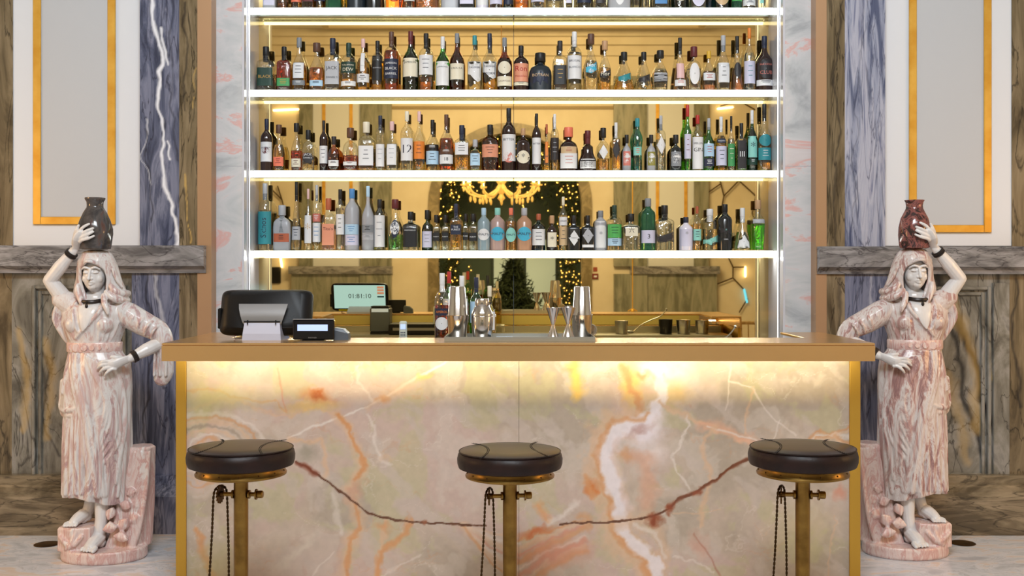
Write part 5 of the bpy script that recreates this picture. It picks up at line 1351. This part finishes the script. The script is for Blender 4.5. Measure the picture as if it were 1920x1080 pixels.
# vestibule behind the arch with a glazed door
vest = mat('vestibule_green', (64,86,72), .5)
b = MB(); b.box(acx-1.7,acx+1.7,YB-2.5,YB-2.4,0,4.4); b.box(acx-1.75,acx-1.65,YB-2.4,YB-.31,0,4.4); b.box(acx+1.65,acx+1.75,YB-2.4,YB-.31,0,4.4); b.box(acx-1.7,acx+1.7,YB-2.4,YB-.31,4.3,4.4)
b.build('wall_vestibule', vest, smooth=False, kind='structure')
day_m = mat('daylight_pane', (200,224,230), .3, emit=(200,224,240), estr=.35)
for i,(a,c_) in enumerate(((-.32,.10),(.30,.86))):
    o = MB().box(acx+a,acx+c_,YB-2.39,YB-2.37,.5,2.05).build('window_%d'%(i+1), day_m, smooth=False, kind='structure')
    MB().box(acx+a-.05,acx+a-.0005,YB-2.39,YB-2.33,.45,2.1).box(acx+c_+.0005,acx+c_+.05,YB-2.39,YB-2.33,.45,2.1).box(acx+a-.05,acx+c_+.05,YB-2.39,YB-2.33,2.051,2.13).build('window_frame', mat('door_green',(30,50,44),.4), o, smooth=False)
# pilasters, panels and dado on the far wall (mirrored order kept)
k = 34
def fb(px0, px1, z0, z1, m, d, nm=None):
    global k
    k += 1; a = (px0-CX)*DR/F; c_ = (px1-CX)*DR/F
    return sbox('trim_%d'%k, a, c_, YB+.001, YB+d, z0, z1, m)
lz = 1.53
lob_m = marble('olive_marble', [(0,(76,78,66)),(.4,(112,112,96)),(.5,(136,136,120)),(.6,(150,148,132)),(1,(176,172,156))], scale=(5,5,1.0), rot=(0,.15,0), nscale=1.4, distortion=1.2, rough=.3)
for (a,c_) in ((563,588),(677,735)): fb(a,c_,lz,4.75,lob_m,.10)
for (a,c_) in ((1150,1212),(1300,1327)): fb(a,c_,lz,4.75,lob_m,.10)
for (a,c_,g0,g1) in ((588,677,605,662),(1212,1300,1229,1288)):
    fb(a,c_,lz,4.75,white_m,.04)
    x0,x1 = (g0-CX)*DR/F,(g1-CX)*DR/F; w_ = .055; z0 = lz+.16; z1 = 4.5
    g = MB()
    for bx in ((x0,x0+w_,z0,z1),(x1-w_,x1,z0,z1),(x0+w_,x1-w_,z0,z0+w_),(x0+w_,x1-w_,z1-w_,z1)): g.box(bx[0],bx[1],YB+.04,YB+.055,bx[2],bx[3])
    k += 1; g.build('trim_%d'%k, gold_m, smooth=False, kind='structure')
for (a,c_) in ((545,737),(1180,1346)):
    fb(a,c_,1.40,lz,grey_m,.20); fb(a+4,c_-4,0,1.399,lob_m,.12)
fb(677,735,0,1.399,lob_m,.16); fb(1150,1212,0,1.399,lob_m,.16)
# panel mouldings and cornice
k += 1; g = MB()
for (a,c_,z0,z1) in ((712,1178,2.9,4.25),):
    x0,x1 = (a-CX)*DR/F,(c_-CX)*DR/F
    for bx in ((x0,x0+.05,z0,z1),(x1-.05,x1,z0,z1),(x0+.05,x1-.05,z1-.05,z1)): g.box(bx[0],bx[1],YB+.001,YB+.03,bx[2],bx[3])
    g.box(x0-.3,x1+.3,YB+.001,YB+.1,4.42,4.52); g.box(x0-.3,x1+.3,YB+.001,YB+.06,4.52,4.6)
g.build('trim_%d'%k, mat('olive_moulding',(150,130,90),.5), smooth=False, kind='structure')
k += 1; g = MB(); g.box(-RW,RW,YB+.001,YB+.34,RT-.12,RT-.001); g.box(-RW,RW,YB+.001,YB+.22,RT-.24,RT-.1201); g.box(-RW,RW,YB+.001,YB+.10,RT-.40,RT-.2401); g.build('trim_%d'%k, cream_m, smooth=False, kind='structure')
# fir garland round the arch with fairy lights
fir_m = mat('fir_green', (38,52,26), .8)
rnd = random.Random(5)
def fir_mesh(pts, spread, n_, ln=.10):
    b = MB()
    for _ in range(n_):
        p = Vector(pts[rnd.randrange(len(pts))])+Vector([rnd.gauss(0,spread) for _ in range(3)])
        d = Vector([rnd.gauss(0,1) for _ in range(3)]).normalized()*ln; s_ = d.cross(Vector((rnd.random(),rnd.random(),1))).normalized()*ln*.16
        b.add([tuple(p-s_),tuple(p+s_),tuple(p+d)],[(0,1,2)])
    return b
gp = []
for q in range(60):
    a = pi*(.04+.92*q/59); gp.append((acx+(ar-.22)*cos(a), YB-.15, asp+(ar-.22)*sin(a)))
for s_ in (-1,1):
    for q in range(50): gp.append((acx+s_*(ar-.22), YB-.15, asp-.1-2.4*q/50))
for q in range(16): gp.append((acx+rnd.uniform(-.75,.75), YB-.15, asp+rnd.uniform(.1,.75)))
ga = empty('fir_garland', (0,0,0), label='dark fir garland with warm fairy lights framing the lobby arch in the mirror', cat='garland')
o = fir_mesh(gp,.085,5200,.11).build('fir_foliage', fir_m, ga, smooth=False, fixn=False); tag(o, kind='stuff')
b = MB()
for _ in range(520):
    p = gp[rnd.randrange(len(gp))]; b.ball((p[0]+rnd.gauss(0,.11),YB-.15+rnd.uniform(.0,.14),p[2]+rnd.gauss(0,.11)),.0085,6,4)
o = b.build('fairy_lights', lit_m, ga, smooth=False); tag(o, kind='stuff')
# decorated tree in the arch
tr_ = empty('fir_tree', (acx+.05,YB+1.0,0), label='dark fir tree standing before the lobby doorway seen in the mirror', cat='tree')
MB().lathe([(.05,0),(.04,.8)], seg=12).build('trunk', brown_m, tr_)
cone = [(rnd.uniform(-1,1)*.62*(1-h), rnd.uniform(-1,1)*.62*(1-h), .35+1.25*h) for h in [rnd.random()**1.4 for _ in range(500)]]
o = fir_mesh(cone,.05,5000,.12).build('fir_foliage', fir_m, tr_, smooth=False, fixn=False); tag(o, kind='stuff')
# crystal chandelier
yc = -3.1; Dc_ = 2*DM-yc; cxx = (940-CX)*Dc_/F; zc_ = CH-(352-HY)*Dc_/F
cr_m = mat('amber_crystal', (240,214,150), .1, 0, .35, emit=(255,214,130), estr=.35); bulb_m = mat('candle_bulb', (255,240,200), .4, emit=(255,226,160), estr=14)
ch = empty('chandelier', (cxx,yc,zc_), label='golden crystal chandelier with candle arms hanging in the lobby, seen in the mirror', cat='chandelier')
MB().lathe([(.006,.2),(.006,RT-zc_-.12)], seg=8).lathe([(.10,RT-zc_-.12),(.12,RT-zc_-.03),(.12,RT-zc_)], seg=20).build('stem', brass_dk, ch)
MB().lathe([(.02,-.2),(.06,-.16),(.03,-.1),(.09,-.02),(.05,.05),(.1,.12),(.03,.2)], seg=20).build('body', cr_m, ch)
for q in range(12):
    a = 2*pi*q/12; r_ = .56; ca,sa = cos(a),sin(a)
    MB().tube([(.06*ca,.06*sa,-.02),(.25*ca,.25*sa,-.13),(.46*ca,.46*sa,-.10),(r_*ca,r_*sa,.03)],.016,7).lathe([(.05,.03),(.06,.05),(.02,.06)],(r_*ca,r_*sa,0),seg=12).ball((.46*ca,.46*sa,-.17),(.02,.02,.045),8,6).ball((.32*ca,.32*sa,-.20),(.02,.02,.045),8,6).ball((r_*ca,r_*sa,-.02),(.018,.018,.04),8,6).build('arm', cr_m, ch)
    MB().lathe([(.012,.06),(.012,.10),(.02,.115),(.014,.14),(.002,.16)],(r_*ca,r_*sa,0),seg=10).build('bulb', bulb_m, ch)
# branching wall lamps
rod_m = mat('lamp_rod', (90,70,44), .4, .6); tubew = mat('tube_light_white', (255,250,235), .4, emit=(255,240,210), estr=6); tubeb = mat('tube_light_blue', (90,180,240), .4, emit=(70,170,255), estr=2.5)
def lamp(segs, tubes, lab):
    P_ = lambda px,py: ((px-CX)*DR/F, YB+.06, FZ(py))
    e = empty('branching_wall_lamp', (0,YB,0), label=lab, cat='wall lamp', group='branching lobby lamps')
    off = Vector((0,-YB,0))
    b = MB()
    for a,c_ in segs: b.tube([Vector(P_(*a))+off,Vector(P_(*c_))+off],.012,6,sub=1)
    b.build('rods', rod_m, e)
    for a,c_,m in tubes: MB().tube([Vector(P_(*a))+off,Vector(P_(*c_))+off],.020,8,sub=1).build('light_tube', m, e)
lamp([((1384,339),(1356,368)),((1356,368),(1349,340)),((1356,368),(1350,400)),((1384,339),(1416,368)),((1416,368),(1409,400)),((1416,368),(1430,360)),((1350,345),(1326,362)),((1365,484),(1373,501)),((1373,501),(1394,501)),((1373,501),(1373,521)),((1373,521),(1345,532)),((1373,521),(1392,541)),((1400,560),(1385,585)),((1409,400),(1420,430)),((1350,200),(1385,190)),((1385,190),(1420,210))],
     [((1396,501),(1396,518),tubew),((1394,543),(1399,566),tubeb),((1345,205),(1372,202),tubew)], 'dark branching wall lamp with glowing tubes, right of the lobby wall in the mirror')
lamp([((510,355),(530,375)),((530,375),(522,350)),((530,375),(536,400)),((500,420),(515,400)),((515,400),(530,410))],
     [((515,208),(560,206),tubew),((527,480),(530,500),tubew)], 'branching wall lamp with white tubes, left of the lobby wall in the mirror')
# fire call point
e = empty('fire_call_point', (FX(1096)+.06,YB+.02,0), label='small dark red fire call point on the cream lobby wall', cat='fire alarm')
e.location.x = (1116-CX)*DR/F
MB().box(-.05,.05,-.018,.02,FZ(523),FZ(513),.004).build('housing', mat('call_red',(120,30,24),.4), e, smooth=False)
MB().box(-.025,.025,.0205,.0225,FZ(520),FZ(516.5)).build('push_plate', white_m, e, smooth=False)
MB().box(-.035,.035,-.018,-.010,FZ(509),FZ(501)).build('sign', mat('call_sign',(150,60,40),.5), e, smooth=False)
o = MB().box(-.10,.10,0,.05,-.14,.14,.01).build('wall_monitor', blackp, smooth=False); o.location = ((516-CX)*DR/F,YB+.001,FZ(516)); tag(o,'small dark monitor on the lobby wall, left side of the mirror','monitor')
# tall brass floor lamp stem
e = empty('brass_stand', ((1186-CX)*15/F, 2*DM-15, 0), label='slender brass stand in front of the far lobby pilaster', cat='stand')
MB().lathe([(.16,0),(.16,.02),(.02,.04),(.007,.1),(.007,2.9)], seg=16).build('pole', gold_m, e)
b = MB()
for zz in (.9,1.9): b.tube([(-.06,0,zz),(0,0,zz+.03),(.06,0,zz)],.008,6); b.ball((0,0,zz),.03,8,6)
b.build('ornament', gold_m, e)
# rattan chairs
rat = mat('rattan', (206,170,112), .5, var=(30,(176,138,84)))
def chair(loc, rz, lab):
    e = empty('rattan_chair', loc, rz, lab, 'chair', 'rattan lobby chairs')
    MB().lathe([(.22,.44),(.24,.45),(.24,.47),(.2,.48)], seg=28).build('seat', rat, e)
    for a in (.7,2.4,3.9,5.5): MB().tube([(.19*cos(a),.19*sin(a),.44),(.22*cos(a),.22*sin(a),0.012)],.014,8,sub=1).build('leg', rat, e)
    arc_ = [(.27*cos(t),.27*sin(t),.92-.26*max(0,-sin(t))**.8-.0) for t in np.linspace(-.7,pi+.7,22)]
    arc_ = [(x,y,.90 if y>.05 else .90-.9*(.05-y)) for x,y,z in arc_]
    MB().tube(arc_,.018,9,sub=1).build('back_rail', rat, e)
    b = MB()
    for t in np.linspace(-.4,pi+.4,15): b.tube([(.22*cos(t),.22*sin(t),.47),(.25*cos(t),.25*sin(t),.7),(.266*cos(t),.266*sin(t),.88)],.007,6)
    b.build('back_spindles', rat, e)
    return e
def MRP(px, Dr): return ((px-CX)*Dr/F, 2*DM-Dr, 0)
chair(MRP(1410,11.3), radians(200), 'rattan armchair with curved back, nearer one at the right edge of the mirror')
chair(MRP(1302,13.2), radians(150), 'rattan armchair farther back, behind the counter end in the mirror')
